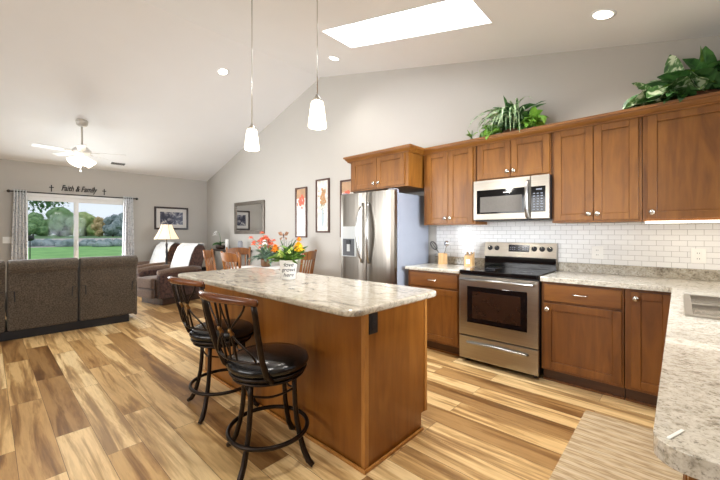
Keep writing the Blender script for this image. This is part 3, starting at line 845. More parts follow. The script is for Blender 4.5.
for z in (0.772, 0.818): obj('socket', B(ix1 + 0.008, ix1 + 0.011, -2.457, -2.423, z - 0.016, z + 0.016), M['iron'], op, bevel=0.002)
bm = prism(BM(), rounded(-3.46, -1.158, -2.70, -1.85, 0.085, 8), 0.876, CT)
tag(obj('island_worktop', bm, M['stone'], bevel=0.013, seg=3), 'long stone-look worktop with rounded corners on the kitchen island', 'worktop')


# ------------------------------------------------------------------ bar stools
def arc(c, r, a0, a1, z, n=12): return [(c[0] + r * math.cos(math.radians(a0 + (a1 - a0) * i / n)), c[1] + r * math.sin(math.radians(a0 + (a1 - a0) * i / n)), z) for i in range(n + 1)]


def stool(label, loc, rz, legdeg):
    t = thing('bar_stool', label, 'stool', loc, rz, 'swivel bar stools at the island')
    W = lambda n, bm, m, p=t, **k: obj(n, bm, m, p, world=False, **k)
    W('seat', lathe(BM(), [(0.02, 0.535), (0.2, 0.535), (0.222, 0.546), (0.229, 0.564), (0.222, 0.583), (0.195, 0.599), (0.12, 0.610), (0.02, 0.613)], n=40), M['leather'], smooth=True)
    bm = BM(); ring(bm, (0, 0, 0.525), 0.208, 0.011, 40); ring(bm, (0, 0, 0.497), 0.196, 0.008, 40); lathe(bm, [(0.2, 0.515), (0.2, 0.533)], n=40); lathe(bm, [(0.19, 0.488), (0.19, 0.500)], n=36)
    W('seat_ring', bm, M['bronze'], smooth=True)
    for k in range(4):
        a = math.radians(legdeg + 90 * k)
        path = [(0.165, 0.495), (0.168, 0.42), (0.172, 0.34), (0.182, 0.25), (0.2, 0.17), (0.225, 0.09), (0.255, 0.035), (0.285, 0.014)]
        lg = W('leg', tube(BM(), [(r * math.cos(a), r * math.sin(a), z) for r, z in path], [.014, .014, .014, .014, .015, .016, .017, .0135], 10), M['bronze'], smooth=True)
    bm = BM()
    for k in range(4):
        a0 = legdeg + 90 * k
        pts = []
        for i in range(9):
            u = i / 8; aa = math.radians(a0 + 90 * u)
            ca = math.radians(a0 + 45); rr = 0.168 * (1 - 0.33 * math.sin(PI * u))
            pts.append((rr * math.cos(aa), rr * math.sin(aa), 0.425 - 0.03 * math.sin(PI * u)))
        tube(bm, pts, 0.006, 6)
    W('stretcher', bm, M['bronze'], smooth=True)
    W('foot_ring', ring(BM(), (0, 0, 0.18), 0.220, 0.0125, 44), M['bronze'], smooth=True)
    for s in (-1, 1):
        W('back_post', tube(BM(), [(s * .170, -.122, .515), (s * .178, -.165, .56), (s * .190, -.205, .66), (s * .200, -.238, .79), (s * .209, -.262, .90), (s * .214, -.276, .955)], [.016, .016, .0155, .015, .0145, .0135], 10), M['bronze'], smooth=True)
    # curved wooden top rail
    bm = BM(); rows = []
    for i in range(13):
        u = -1 + 2 * i / 12; x = 0.236 * u; y = -0.345 + 0.072 * u * u; hgt = 0.024 - 0.006 * abs(u); z = 0.972 - 0.012 * u * u; th = 0.016
        n_ = Vector((0.15 * u * 2 / 0.245 * 0.245, -1, 0)).normalized()
        row = []
        for k in range(10):
            aa = 2 * PI * k / 10
            row.append(bm.verts.new(Vector((x, y, z)) + n_ * th * math.cos(aa) + Vector((0, 0, 1)) * hgt * math.sin(aa)))
        rows.append(row)
    for A, C in zip(rows[:-1], rows[1:]):
        for k in range(10): bm.faces.new((A[k], A[(k + 1) % 10], C[(k + 1) % 10], C[k]))
    bm.faces.new(rows[0]); bm.faces.new(rows[-1][::-1])
    W('top_rail', bm, M['rail'], smooth=True)

    def by(x, z):   # the back surface
        u = (z - 0.6) / 0.37; return -0.19 - 0.085 * max(u, 0) ** 0.9 - 0.045 * (1 - (x / 0.18) ** 2)
    W('lower_rail', tube(BM(), [(x, by(x, 0.635), 0.635) for x in (-.187, -.13, -.065, 0, .065, .13, .187)], 0.008, 8), M['bronze'], smooth=True)
    for s in (-1, 1):
        sp_ = W('spindle', tube(BM(), [(s * 0.045, by(s * .045, z), z) for z in (.635, .70, .78, .86, .93, .96)], 0.0065, 8), M['bronze'], smooth=True)
        c = Vector((s * 0.045, by(s * .045, 0.79), 0.79))
        W('collar', tube(BM(), [c + Vector((0, .012, -.022)), c + Vector((0, .006, -.011)), c, c + Vector((0, -.006, .011)), c + Vector((0, -.012, .022))], [.007, .012, .008, .012, .007], 8), M['brass'], sp_, smooth=True)
    for s in (-1, 1):
        bm = BM()
        for (z0, z1) in ((0.79, 0.955), (0.79, 0.638)):
            pts = []
            for i in range(9):
                u = i / 8; x = s * (0.045 + 0.11 * math.sin(u * PI / 2) ** 1.6); z = z0 + (z1 - z0) * u; pts.append((x, by(x, z), z))
            tube(bm, pts, 0.0055, 6)
            pts = []
            for i in range(9):
                u = i / 8; x = s * (0.045 - 0.045 * math.sin(u * PI / 2)); z = z0 + (z1 - z0) * u; pts.append((x, by(x, z), z))
            tube(bm, pts, 0.0045, 6)
        W('scroll', bm, M['bronze'], smooth=True)
    return t


stool('nearer dark metal bar stool with round black leather seat and wooden top rail', (-1.74, -2.79, 0), math.radians(8), 24 - 8)
stool('farther dark metal bar stool with black seat, at the living room end of the island', (-2.52, -2.69, 0), math.radians(4), 34 - 4)

# ------------------------------------------------------------------ rug
bm = prism(BM(), rounded(-0.50, 0.085, -2.0, -0.945, 0.01, 3), 0.0, 0.009)
tag(obj('kitchen_rug', bm, M['rug'], bevel=0.003), 'beige striped woven rug on the floor in front of the sink cabinets', 'rug')


# ------------------------------------------------------------------ lights in the room
def light(name, typ, loc, power, color=(1, 0.96, 0.90), size=0.05, spot=None, rot=None, **kw):
    l = bpy.data.lights.new(name, typ); l.energy = power; l.color = color
    if typ in ('POINT', 'SPOT'): l.shadow_soft_size = size
    if spot: l.spot_size = math.radians(spot); l.spot_blend = 0.8
    o = bpy.data.objects.new(name, l); COL.objects.link(o); o.location = loc
    if rot: o.rotation_euler = rot
    return o


def downlight(label, x, y):
    z = zc(x); a = math.atan(SR) if x > RX else -math.atan(SL)
    t = thing('recessed_downlight', label, 'light', (x, y, z), 0, 'recessed ceiling downlights')
    m = Matrix.Translation((x, y, z - 0.011)) @ Matrix.Rotation(a, 4, 'Y')
    bm = lathe(BM(), [(0.062, -0.004), (0.085, -0.004), (0.088, 0.0), (0.085, 0.006)], n=28); bm.transform(m); obj('trim_ring', bm, M['white'], t, smooth=True)
    bm = lathe(BM(), [(0.02, -0.0055), (0.066, -0.0055), (0.066, -0.002)], n=28); bm.transform(m); obj('lens', bm, M['bulb'], t)
    light('downlight_and_fill_lamp', 'SPOT', (x, y, z - 0.04), 36, size=0.06, spot=125)


downlight('recessed downlight left of the skylight on the right ceiling slope', -3.533, -0.609)
downlight('recessed downlight at the upper right, above the tall cabinets', -0.436, -0.639)
for (x_, y_) in ((-0.9, -3.2), (-0.2, -2.0)):   # added fill spots without fixtures, lighting floor and counters from above
    light('downlight_and_fill_lamp', 'SPOT', (x_, y_, zc(x_) - 0.04), 75, size=0.06, spot=125)
downlight('recessed downlight on the left ceiling slope beyond the pendant lights', -5.167, -1.421)


def pendant(label, x, y, zb):
    t = thing('pendant_light', label, 'light', (x, y, zb), 0, 'pendant lights over the island')
    zt = zc(x); h = 0.185
    obj('ceiling_canopy', lathe(BM(), [(0.06, -0.045), (0.065, -0.02), (0.065, 0.012)], (x, y, zt), 24), M['nickel'], t, smooth=True)
    obj('stem', tube(BM(), [(x, y, zb + h + 0.03), (x, y, zt - 0.03)], 0.004, 8), M['nickel'], t, smooth=True)
    obj('socket_cap', lathe(BM(), [(0.034, 0.0), (0.032, 0.012), (0.016, 0.03), (0.008, 0.05)], (x, y, zb + h), 20), M['nickel'], t, smooth=True)
    obj('glass_shade', lathe(BM(), [(0.05, 0.004), (0.064, 0.0), (0.066, 0.012), (0.058, 0.08), (0.049, 0.15), (0.043, 0.178), (0.035, h)], (x, y, zb), 28), M['shade'], t, smooth=True)
    light('pendant_lamp', 'POINT', (x, y, zb - 0.06), 9, size=0.05)


pendant('pendant light with white glass shade nearer the patio door end of the island', -2.84, -2.265, 2.045)
pendant('pendant light with white glass shade nearer the refrigerator wall, larger in view', -1.895, -2.295, 2.045)
area('under_cabinet_glow', (0.2, -0.25, UB - 0.02), (0.2, -0.2, 0.9), 0.75, 0.04, 1.1, (1, 0.92, 0.78))

# ceiling fan
fx, fy = -7.303, -2.818; ft = zc(fx)
t = thing('ceiling_fan', 'white five-blade ceiling fan with lit glass shades above the living area', 'fan', (fx, fy, 2.4))
obj('ceiling_canopy', lathe(BM(), [(0.03, -0.10), (0.075, -0.07), (0.085, -0.02), (0.085, 0.03)], (fx, fy, ft), 24), M['fanb'], t, smooth=True)
obj('downrod', tube(BM(), [(fx, fy, 2.72), (fx, fy, ft - 0.06)], 0.014, 10), M['fanb'], t, smooth=True)
obj('motor', lathe(BM(), [(0.03, 2.74), (0.07, 2.72), (0.12, 2.68), (0.13, 2.64), (0.11, 2.60), (0.07, 2.58), (0.06, 2.54), (0.05, 2.51)], (fx, fy, 0), 28), M['fanw'], t, smooth=True)
for k in range(5):
    a = math.radians(63 + 72 * k); m = Matrix.Translation((fx, fy, 2.635)) @ Matrix.Rotation(a, 4, 'Z') @ Matrix.Rotation(math.radians(12), 4, 'X')
    bm = prism(BM(), [(0.17, -0.05), (0.59, -0.066), (0.625, -0.04), (0.625, 0.04), (0.59, 0.066), (0.17, 0.05)], -0.004, 0.004); bm.transform(m)
    bl = obj('blade', bm, M['fanw'], t, bevel=0.002)
    bm = B(0.09, 0.24, -0.018, 0.018, -0.012, -0.0045); bm.transform(m); obj('blade_iron', bm, M['fanb'], bl)
for k in range(4):
    a = math.radians(20 + 90 * k); ax = Vector((math.cos(a) * .8, math.sin(a) * .8, -0.75)).normalized()
    rot = ax.to_track_quat('Z', 'Y').to_matrix().to_4x4()
    bm = lathe(BM(), [(0.024, 0.0), (0.034, 0.02), (0.052, 0.07), (0.074, 0.125), (0.080, 0.14), (0.06, 0.138)], n=20); bm.transform(Matrix.Translation((fx + .05 * math.cos(a), fy + .05 * math.sin(a), 2.545)) @ rot)
    obj('glass_shade', bm, M['shade'], t, smooth=True)
for (dx, zl) in ((-.02, 2.33), (.03, 2.32)):
    pcn = obj('pull_chain', tube(BM(), [(fx + dx, fy - .02, 2.52), (fx + dx, fy - .02, zl)], 0.003, 6), M['nickel'], t, smooth=True)
    obj('pull_knob', sphere(BM(), (fx + dx, fy - .02, zl - .012), 0.014), M['fanw'], pcn, smooth=True)
light('fan_lamp', 'POINT', (fx, fy, 2.34), 8, size=0.12)
# ceiling vent
vx, vy = -8.643, -2.025; t = thing('ceiling_vent', 'small ceiling vent grille beyond the ceiling fan', 'vent', (vx, vy, zc(vx)))
m = Matrix.Translation((vx, vy, zc(vx) - 0.012)) @ Matrix.Rotation(-math.atan(SL), 4, 'Y')
bm = B(-0.06, 0.06, -0.14, 0.14, -0.006, 0.004); bm.transform(m); obj('frame', bm, M['white'], t, bevel=0.002)
bm = BM()
for i in range(5): box(bm, -0.045 + i * 0.02, -0.034 + i * 0.02, -0.12, 0.12, -0.009, -0.0055)
bm.transform(m); obj('slats', bm, M['slot'], t)

# ------------------------------------------------------------------ plants on the cabinets


def settle(bm):
    # leaves rest over the moulding and clear of the wall
    for v in bm.verts:
        v.co.y = min(v.co.y, -0.02)
        if v.co.z < UT + 0.066:
            if v.co.y < -0.30: v.co.y = min(v.co.y, -0.392)
            else: v.co.z = UT + 0.066 + 0.02 * random.random()
    return bm


def foliage(n, c, r, z, L, W, el, dr, mat_, az=(0, 2 * PI), nn=6, fold=0.25):
    bm = BM()
    for i in range(n):
        a = random.uniform(*az); rr = r * math.sqrt(random.random())
        b = random.uniform(0, 2 * PI)
        leaf(bm, (c[0] + rr * math.cos(b), c[1] + rr * math.sin(b), z + random.uniform(-.01, .02)), a, random.uniform(*el), random.uniform(*L), random.uniform(*W), random.uniform(*dr), nn, fold, 0.9, random.uniform(-.9, .9))
    return bm


ZT = UT + 0.0005
t = thing('potted_plant', 'trailing mixed green plant in a basket above the microwave cabinet', 'plant', (-1.26, -0.17, ZT))
obj('basket', lathe(BM(), [(0.085, 0), (0.10, 0.05), (0.11, 0.12), (0.10, 0.12), (0.06, 0.11)], (-1.26, -0.17, ZT), 20), M['basket'], t, smooth=True)
c = (-1.26, -0.2); z = ZT + 0.12
obj('fern_fronds', settle(foliage(60, c, .09, z, (.14, .26), (.04, .07), (0.5, 1.45), (1.0, 2.4), M['leafd'], (-PI, PI))), M['leafd'], t)
bm = foliage(26, c, .07, z + .02, (.24, .36), (.05, .075), (0.9, 1.5), (.9, 1.9), M['leafd'], (-PI, PI)); obj('upright_fronds', settle(bm), M['leafd'], t)
obj('striped_leaves', settle(foliage(44, (-1.27, -.22), .07, z + .05, (.34, .50), (.014, .024), (0.6, 1.4), (2.2, 3.3), M['leafs'], (-2.7, -0.6))), M['leafs'], t)
obj('lime_leaves', settle(foliage(34, (-1.10, -.22), .06, z, (.12, .22), (.05, .085), (0.4, 1.4), (1.0, 2.6), M['leafl'], (-2.2, 0.9))), M['leafl'], t)
obj('side_leaves', settle(foliage(30, (-1.42, -.22), .06, z, (.12, .22), (.04, .075), (0.3, 1.2), (1.4, 2.8), M['leafl'], (2.2, 4.6))), M['leafl'], t)
t = thing('plant_sprig', 'tiny green sprig on the cabinet top left of the trailing plant', 'plant', (-1.66, -0.3, ZT))
bm = BM(); tube(bm, [(-1.66, -.3, ZT), (-1.66, -.305, ZT + .1), (-1.655, -.31, ZT + .17)], .004, 6); obj('stem', bm, M['leafd'], t)
bm = foliage(9, (-1.66, -.305), .01, ZT + .09, (.07, .11), (.014, .022), (0.1, 1.2), (0.3, 1.0), M['leafg']); obj('leaves', bm, M['leafg'], t)
t = thing('potted_plant', 'large variegated broad-leaf plant in a basket above the right corner cabinet', 'plant', (0.10, -0.17, ZT))
obj('basket', lathe(BM(), [(0.11, 0), (0.13, 0.06), (0.14, 0.11), (0.12, 0.11), (0.06, 0.1)], (0.10, -0.17, ZT), 20), M['basket'], t, smooth=True)
bm = BM(); zb = ZT + 0.11
spec = [(.0, -.2, 2.3, 1.42, .40, .15, .15), (-.1, -.22, 2.9, .95, .3, .1, .3), (.08, -.2, 1.0, 1.3, .36, .16, .3), (-.04, -.24, 3.1, .55, .32, .13, 1.1), (-.08, -.25, 3.5, .40, .30, .13, 1.2), (0.0, -.26, 3.9, .6, .28, .13, 1.5), (-.1, -.24, 3.2, .30, .26, .12, 1.0), (-.12, -.27, 3.5, .2, .24, .11, .9),
        (.05, -.27, 4.2, .8, .28, .13, 1.7), (.1, -.27, 4.7, .9, .28, .13, 1.8), (.0, -.2, 2.9, .75, .3, .12, .9), (.06, -.22, 3.6, 1.0, .32, .14, 1.2), (-.02, -.27, 4.1, .3, .2, .11, 1.2), (.12, -.27, 4.4, .4, .2, .11, 1.2), (-.1, -.28, 3.7, .5, .22, .11, 1.5)]
for (x, y, az, el, L, W, dr) in spec: leaf(bm, (x, y, zb), az, el, L, W, dr, 8, 0.2, 0.9, 1.35 if L > .35 else random.uniform(-.9, .9))
obj('variegated_leaves', settle(bm), M['leafv'], t)
obj('dark_leaves', settle(foliage(52, (.14, -.2), .12, zb, (.20, .36), (.08, .13), (0.8, 1.5), (0.7, 2.0), M['leafd'])), M['leafd'], t)
obj('small_leaves', settle(foliage(30, (.0, -.24), .12, zb - .02, (.10, .2), (.05, .08), (0.1, 1.2), (0.8, 2.0), M['leafd'], (2.0, 5.0))), M['leafd'], t)
obj('grass_blades', settle(foliage(20, (.2, -.2), .08, zb, (.24, .42), (.015, .03), (0.4, 1.3), (0.8, 2.0), M['leafg'])), M['leafg'], t)

# ------------------------------------------------------------------ on the counters
t = thing('utensil_holder', 'square pale wooden utensil holder beside the refrigerator', 'holder', (-2.12, -0.11, CT))
bm = BM(); a = 0.052; q = Matrix.Translation((-2.125, -0.115, CT)) @ Matrix.Rotation(math.radians(35), 4, 'Z')
for (x0, x1, y0, y1) in ((-a, a, -a, -a + .01), (-a, a, a - .01, a), (-a, -a + .01, -a + .01, a - .01), (a - .01, a, -a + .01, a - .01)): box(bm, x0, x1, y0, y1, 0, 0.13)
box(bm, -a + .01, a - .01, -a + .01, a - .01, 0, 0.01); bm.transform(q); obj('box', bm, M['block'], t)
t = thing('ladle', 'steel ladle standing in the wooden utensil holder', 'utensil', (-2.115, -0.115, CT + 0.012))
obj('handle', tube(BM(), [(-2.125, -0.115, CT + 0.014), (-2.09, -0.125, CT + 0.13), (-2.06, -0.135, CT + 0.22)], 0.006, 8), M['steel'], t, smooth=True)
obj('bowl', sphere(BM(), (-2.052, -0.145, CT + 0.25), 0.036, 2, (1, .55, 1)), M['chrome'], t, smooth=True)
t = thing('whisk', 'dark wire whisk leaning in the wooden utensil holder by the refrigerator', 'utensil', (-2.14, -0.115, CT + 0.012))
obj('handle', tube(BM(), [(-2.13, -0.11, CT + 0.014), (-2.165, -0.13, CT + 0.13), (-2.19, -0.145, CT + 0.18)], 0.007, 8), M['steel'], t, smooth=True)
bm = BM(); ax = Vector((-.035, -.02, .06)).normalized(); o_ = Vector((-2.19, -0.145, CT + 0.175))
for k in range(4):
    s_ = (ax.cross(Vector((0, 0, 1)))).normalized(); s_ = Matrix.Rotation(PI * k / 4, 3, ax) @ s_
    tube(bm, [o_ + ax * (0.115 * (1 - math.cos(PI * 2 * i / 12)) / 2) + s_ * 0.034 * math.sin(PI * 2 * i / 12) for i in range(13)], 0.003, 5)
obj('wires', bm, M['iron'], t, smooth=True)
t = thing('knife_block', 'pale wooden knife block on the worktop beside the range', 'knife block', (-1.755, -0.16, CT))
q = Matrix.Translation((-1.755, -0.165, CT)) @ Matrix.Rotation(math.radians(12), 4, 'Z')
bm = prism(BM(), [(-0.06, 0), (0.06, 0), (0.06, 0.16), (-0.06, 0.115)], -0.045, 0.045, 'X'); bm.transform(q); obj('block', bm, M['block'], t, bevel=0.003)
bm = B(-0.02, 0.02, -0.0625, -0.06, 0.03, 0.08); bm.transform(q); obj('plate', bm, M['outlet'], t)
kn_lab = ['leftmost white-handled knife standing in the knife block', 'white-handled knife second from left in the knife block', 'white-handled knife third from left in the knife block', 'rightmost white-handled knife standing in the knife block']
for i in range(4):
    x = -0.034 + i * 0.0225; kt = thing('knife', kn_lab[i], 'knife', tuple(q @ Vector((x, 0, 0.1))), math.radians(12), 'knives in the knife block')
    y0 = -0.03 + (i % 2) * 0.045; z0 = 0.115 + 0.045 * (y0 + .06) / .12
    bm = prism(BM(), rounded(x - .007, x + .007, y0 - .009, y0 + .009, .004, 2), z0 + .012, z0 + .115 + .02 * (i % 2)); bm.transform(q); obj('handle', bm, M['outlet'], kt)
    bm = prism(BM(), rounded(x - .006, x + .006, y0 - .008, y0 + .008, .004, 2), z0 - .003, z0 + .0125); bm.transform(q); obj('bolster', bm, M['steel'], kt)

# flower pot on the island with lettering
px, py = -2.36, -2.21
t = thing('flower_pot', 'white lettered ceramic pot of yellow and green flowers on the island worktop', 'flower pot', (px, py, CT))
ph = 0.158; rb, rt_ = 0.055, 0.076
obj('pot', lathe(BM(), [(rb, 0), (rb + .002, .004), (rt_ - .002, ph - .006), (rt_, ph), (rt_ - .006, ph), (rt_ - .01, ph - .02), (0.01, ph - .022)], (px, py, CT), 36), M['pot'], t, smooth=True)
va = math.atan2(-3.895 - py, -px)


def words(txt, size, shear=0.25, bold=0.0):
    cu = bpy.data.curves.new('lettering', 'FONT'); cu.body = txt; cu.size = size; cu.shear = shear; cu.align_x = 'CENTER'; cu.extrude = 0; cu.offset = size * bold
    o = bpy.data.objects.new('lettering', cu); COL.objects.link(o)
    dg = bpy.context.evaluated_depsgraph_get(); me = bpy.data.meshes.new_from_object(o.evaluated_get(dg))
    bm = BM(); bm.from_mesh(me); bpy.data.objects.remove(o); bpy.data.curves.remove(cu); bpy.data.meshes.remove(me)
    return bm


bm = BM()
for (txt, zz) in (('love', 0.108), ('grows', 0.068), ('here', 0.026)):
    b2 = words(txt, 0.043, 0.3, 0.008)
    bmesh.ops.subdivide_edges(b2, edges=b2.edges[:], cuts=1)
    for v in b2.verts:
        z_ = zz + v.co.y; rr = rb + (rt_ - rb) * z_ / ph + 0.0012; a = va + v.co.x * 1.12 / rr
        v.co = Vector((px + rr * math.cos(a), py + rr * math.sin(a), CT + z_))
    me = bpy.data.meshes.new('tmp'); b2.to_mesh(me); b2.free(); bm.from_mesh(me); bpy.data.meshes.remove(me)
obj('lettering', bm, M['ink'], t)
zp = CT + ph - 0.015
obj('leaves', foliage(80, (px, py), .05, zp, (.08, .18), (.025, .045), (0.1, 1.3), (0.3, 1.2), M['leafg'], nn=5), M['leafg'], t)
obj('dark_leaves', foliage(34, (px, py), .05, zp, (.10, .22), (.014, .024), (0.6, 1.4), (0.2, .9), M['leafd'], nn=5), M['leafd'], t)


def flower(par, name, c, r, mat_, rings=3, n=9):
    bm = BM(); sphere(bm, c, r * (.62 if rings > 2 else .3), 2)
    for v in bm.verts: v.co += (v.co - Vector(c)) * random.uniform(-.12, .22)
    for k in range(rings):
        for i in range(n):
            leaf(bm, (c[0], c[1], c[2] + r * .1 * k), 2 * PI * (i + k * .5) / n, -0.2 + 0.55 * k, r * (1.05 - .12 * k), r * .62, 0.5, 4, .3)
    obj(name, bm, mat_, par)


rv = Vector((math.cos(math.radians(42.77)), math.sin(math.radians(42.77)), 0)); fv = Vector((rv.y, -rv.x, 0))   # along / across the view


def off(r_, f_, z_): return (px + rv.x * r_ + fv.x * f_, py + rv.y * r_ + fv.y * f_, CT + z_)


stems = BM()
for (r_, f_, z_, rad, m_) in ((.085, .02, .255, .055, 'yellow'), (-.105, .01, .245, .043, 'orange'), (.085, -.01, .325, .026, 'orange'), (-.05, .06, .20, .036, 'lime'), (.01, .06, .225, .032, 'lime'), (.035, .04, .25, .02, 'lime'), (-.06, .05, .23, .02, 'lime')):
    c = off(r_, f_, z_); flower(t, 'bloom', c, rad, M[m_], 4 if rad > .04 else 3, 11 if rad > .04 else 8); tube(stems, [off(r_ * .3, f_ * .3, ph - .01), off(r_ * .8, f_ * .8, z_ - .05), (c[0], c[1], c[2] - .005)], .0022, 5)
obj('stems', stems, M['leafg'], t)
sprig = BM()
for (r_, z_) in ((-.06, .31), (-.025, .335), (.025, .32), (-.045, .29), (.0, .30)):
    c = off(r_, -.02, z_); tube(sprig, [off(r_ * .3, -.01, ph - .01), c], .0018, 5)
    for k in range(5): leaf(sprig, (c[0], c[1], c[2] - .01 * k), k * 2.4, .4, .025, .012, .3, 3)
obj('sprigs', sprig, M['agave'], t)
t = thing('butterfly_pick', 'brown butterfly ornament on a wire stuck in the white flower pot', 'ornament', off(-.035, .0, ph))
c0 = Vector(off(-.04, .0, .355))
obj('wire', tube(BM(), [off(-.02, 0, ph - .005), c0], .0014, 5), M['iron'], t)
bm = BM()
for s in (-1, 1):
    for (L, up_, w) in ((.045, .026, .024), (.032, -.02, .018)):
        d_ = rv * s
        quad(bm, c0, c0 + d_ * L * .45 + Vector((0, 0, up_ + w * .4)), c0 + d_ * L + Vector((0, 0, up_)) + fv * .012, c0 + d_ * L * .7 + Vector((0, 0, up_ - w)) + fv * .006)
obj('wings', bm, M['butter'], t, solid=0.0012)
obj('butterfly_body', tube(BM(), [c0 + Vector((0, 0, -.02)) + fv * .003, c0 + fv * .003, c0 + Vector((0, 0, .02)) + fv * .003], [.002, .004, .002], 6), M['iron'], t)

# ------------------------------------------------------------------ dining corner
TX, TY = -4.82, -1.02
t = thing('dining_table', 'round wooden pedestal dining table beyond the kitchen island', 'table', (TX, TY, 0))
obj('tabletop', lathe(BM(), [(0.02, 0.715), (0.50, 0.715), (0.53, 0.725), (0.53, 0.74), (0.52, 0.748), (0.02, 0.748)], (TX, TY, 0), 48), M['oak'], t)
obj('pedestal', lathe(BM(), [(0.09, 0.10), (0.07, 0.16), (0.06, 0.25), (0.085, 0.35), (0.06, 0.5), (0.07, 0.65), (0.14, 0.715)], (TX, TY, 0), 24), M['oak'], t, smooth=True)
for k in range(4):
    a = PI / 4 + k * PI / 2; ca, sa = math.cos(a), math.sin(a)
    obj('foot', tube(BM(), [(TX + .05 * ca, TY + .05 * sa, .15), (TX + .2 * ca, TY + .2 * sa, .11), (TX + .34 * ca, TY + .34 * sa, .033)], [.035, .03, .025], 8), M['oak'], t, smooth=True)
tag(obj('lace_cloth', lathe(BM(), [(0.02, 0.7485), (0.40, 0.7485), (0.41, 0.750), (0.40, 0.7515), (0.02, 0.7515)], (TX, TY, 0), 40), M['lace']), 'round white lace cloth lying on the dining table', 'cloth')


def dining_chair(label, back, face):
    """back: floor point under the backrest; face: heading in degrees the chair looks at"""
    rz = math.radians(face - 90); loc = T((0, 0.20, 0), rz, (back[0], back[1], 0))
    t = thing('dining_chair', label, 'chair', loc, rz, 'oak chairs around the dining table')
    W = lambda n, bm, m, p=t, **k: obj(n, bm, m, p, world=False, **k)
    W('seat', prism(BM(), rounded(-.205, .205, -.19, .21, .07), 0.43, 0.455), M['oak'], bevel=0.008)
    for s in (-1, 1):
        W('front_leg', tube(BM(), [(s * .16, .16, .43), (s * .175, .18, .2), (s * .185, .19, 0.0)], [.018, .021, .013], 10), M['oak'], smooth=True)
        W('rear_leg', tube(BM(), [(s * .15, -.15, .43), (s * .17, -.20, .2), (s * .185, -.24, 0.0)], [.018, .021, .013], 10), M['oak'], smooth=True)
        W('back_post', tube(BM(), [(s * .175, -.16, .45), (s * .185, -.185, .65), (s * .195, -.225, .88), (s * .2, -.25, 1.02), (s * .2, -.253, 1.035)], [.016, .02, .017, .02, .01], 10), M['oak'], smooth=True)
    bm = BM(); rows = []
    for i in range(11):
        u = -1 + 2 * i / 10; x = .19 * u; y = -.245 - .02 * (1 - u * u); z0 = .89 + 0.01 * u * u; z1 = 1.0 + .025 * (1 - u * u)
        rows.append([bm.verts.new(p) for p in ((x, y - .009, z0), (x, y + .009, z0), (x, y - .008, z1), (x, y - .026, z1))])
    for A, C in zip(rows[:-1], rows[1:]):
        for k in range(4): bm.faces.new((A[k], A[(k + 1) % 4], C[(k + 1) % 4], C[k]))
    bm.faces.new(rows[0]); bm.faces.new(rows[-1][::-1]); W('crest_rail', bm, M['oak'], bevel=0.004)
    for i in range(4):
        x = -.117 + i * .078
        W('spindle', tube(BM(), [(x * .92, -.16, .452), (x, -.19, .62), (x, -.22, .78), (x, -.247, .90)], [.010, .014, .012, .009], 8), M['oak'], smooth=True)
    bm = BM(); tube(bm, [(-.175, .18, .2), (.175, .18, .2)], .01, 8); tube(bm, [(-.17, -.20, .2), (.17, -.20, .2)], .01, 8); tube(bm, [(-.172, .18, .16), (-.172, -.20, .16)], .01, 8); tube(bm, [(.172, .18, .16), (.172, -.20, .16)], .01, 8)
    W('stretchers', bm, M['oak'], smooth=True)
    return t


dining_chair('oak dining chair seen nearly edge-on, leftmost at the round table', (-5.37, -1.51), 50)
dining_chair('oak spindle-back dining chair with its back to the kitchen, second from left', (-4.56, -1.57), 95)
dining_chair('oak dining chair on the far side of the table, in front of the mirror', (-5.86, -0.80), -28)
dining_chair('oak dining chair with leaning back, right of the flower pot', (-4.11, -0.63), 203)

# centrepiece on the dining table
cx, cy_ = -4.86, -0.86
t = thing('flower_vase', 'brown pot of coral flowers with long blue-green leaves on the dining table', 'flower pot', (cx, cy_, 0.7515))
obj('pot', lathe(BM(), [(0.06, 0), (0.075, 0.02), (0.08, 0.09), (0.085, 0.13), (0.07, 0.13), (0.02, 0.12)], (cx, cy_, 0.7515), 24), M['brownpot'], t, smooth=True)
obj('leaves', foliage(46, (cx, cy_), .04, 0.87, (.22, .36), (.04, .06), (0.3, 1.3), (0.9, 2.2), M['agave']), M['agave'], t)
stems = BM()
for i in range(24):
    a = random.uniform(0, 2 * PI); r_ = random.uniform(.03, .22); z_ = random.uniform(1.06, 1.24)
    c = (cx + r_ * math.cos(a) * rv.x * 1.0 + 0.05 * math.sin(a), cy_ + r_ * math.cos(a) * rv.y - 0.05 * math.sin(a), z_)
    flower(t, 'bloom', c, random.uniform(.045, .065), M['coral'] if i % 8 else M['orchid'], 2, 6); tube(stems, [(cx, cy_, .87), (cx + (c[0] - cx) * .4, cy_ + (c[1] - cy_) * .4, z_ - .12), c], .003, 5)
for (rr, zz) in ((-.24, 1.22), (-.06, 1.30), (-.19, 1.15)):
    c = (cx + rr * rv.x, cy_ + rr * rv.y, zz); flower(t, 'bloom', c, .055, M['coral'], 2, 6); tube(stems, [(cx, cy_, .87), (cx + rr * .3 * rv.x, cy_ + rr * .3 * rv.y, zz - .12), c], .003, 5)
obj('stems', stems, M['leafg'], t)

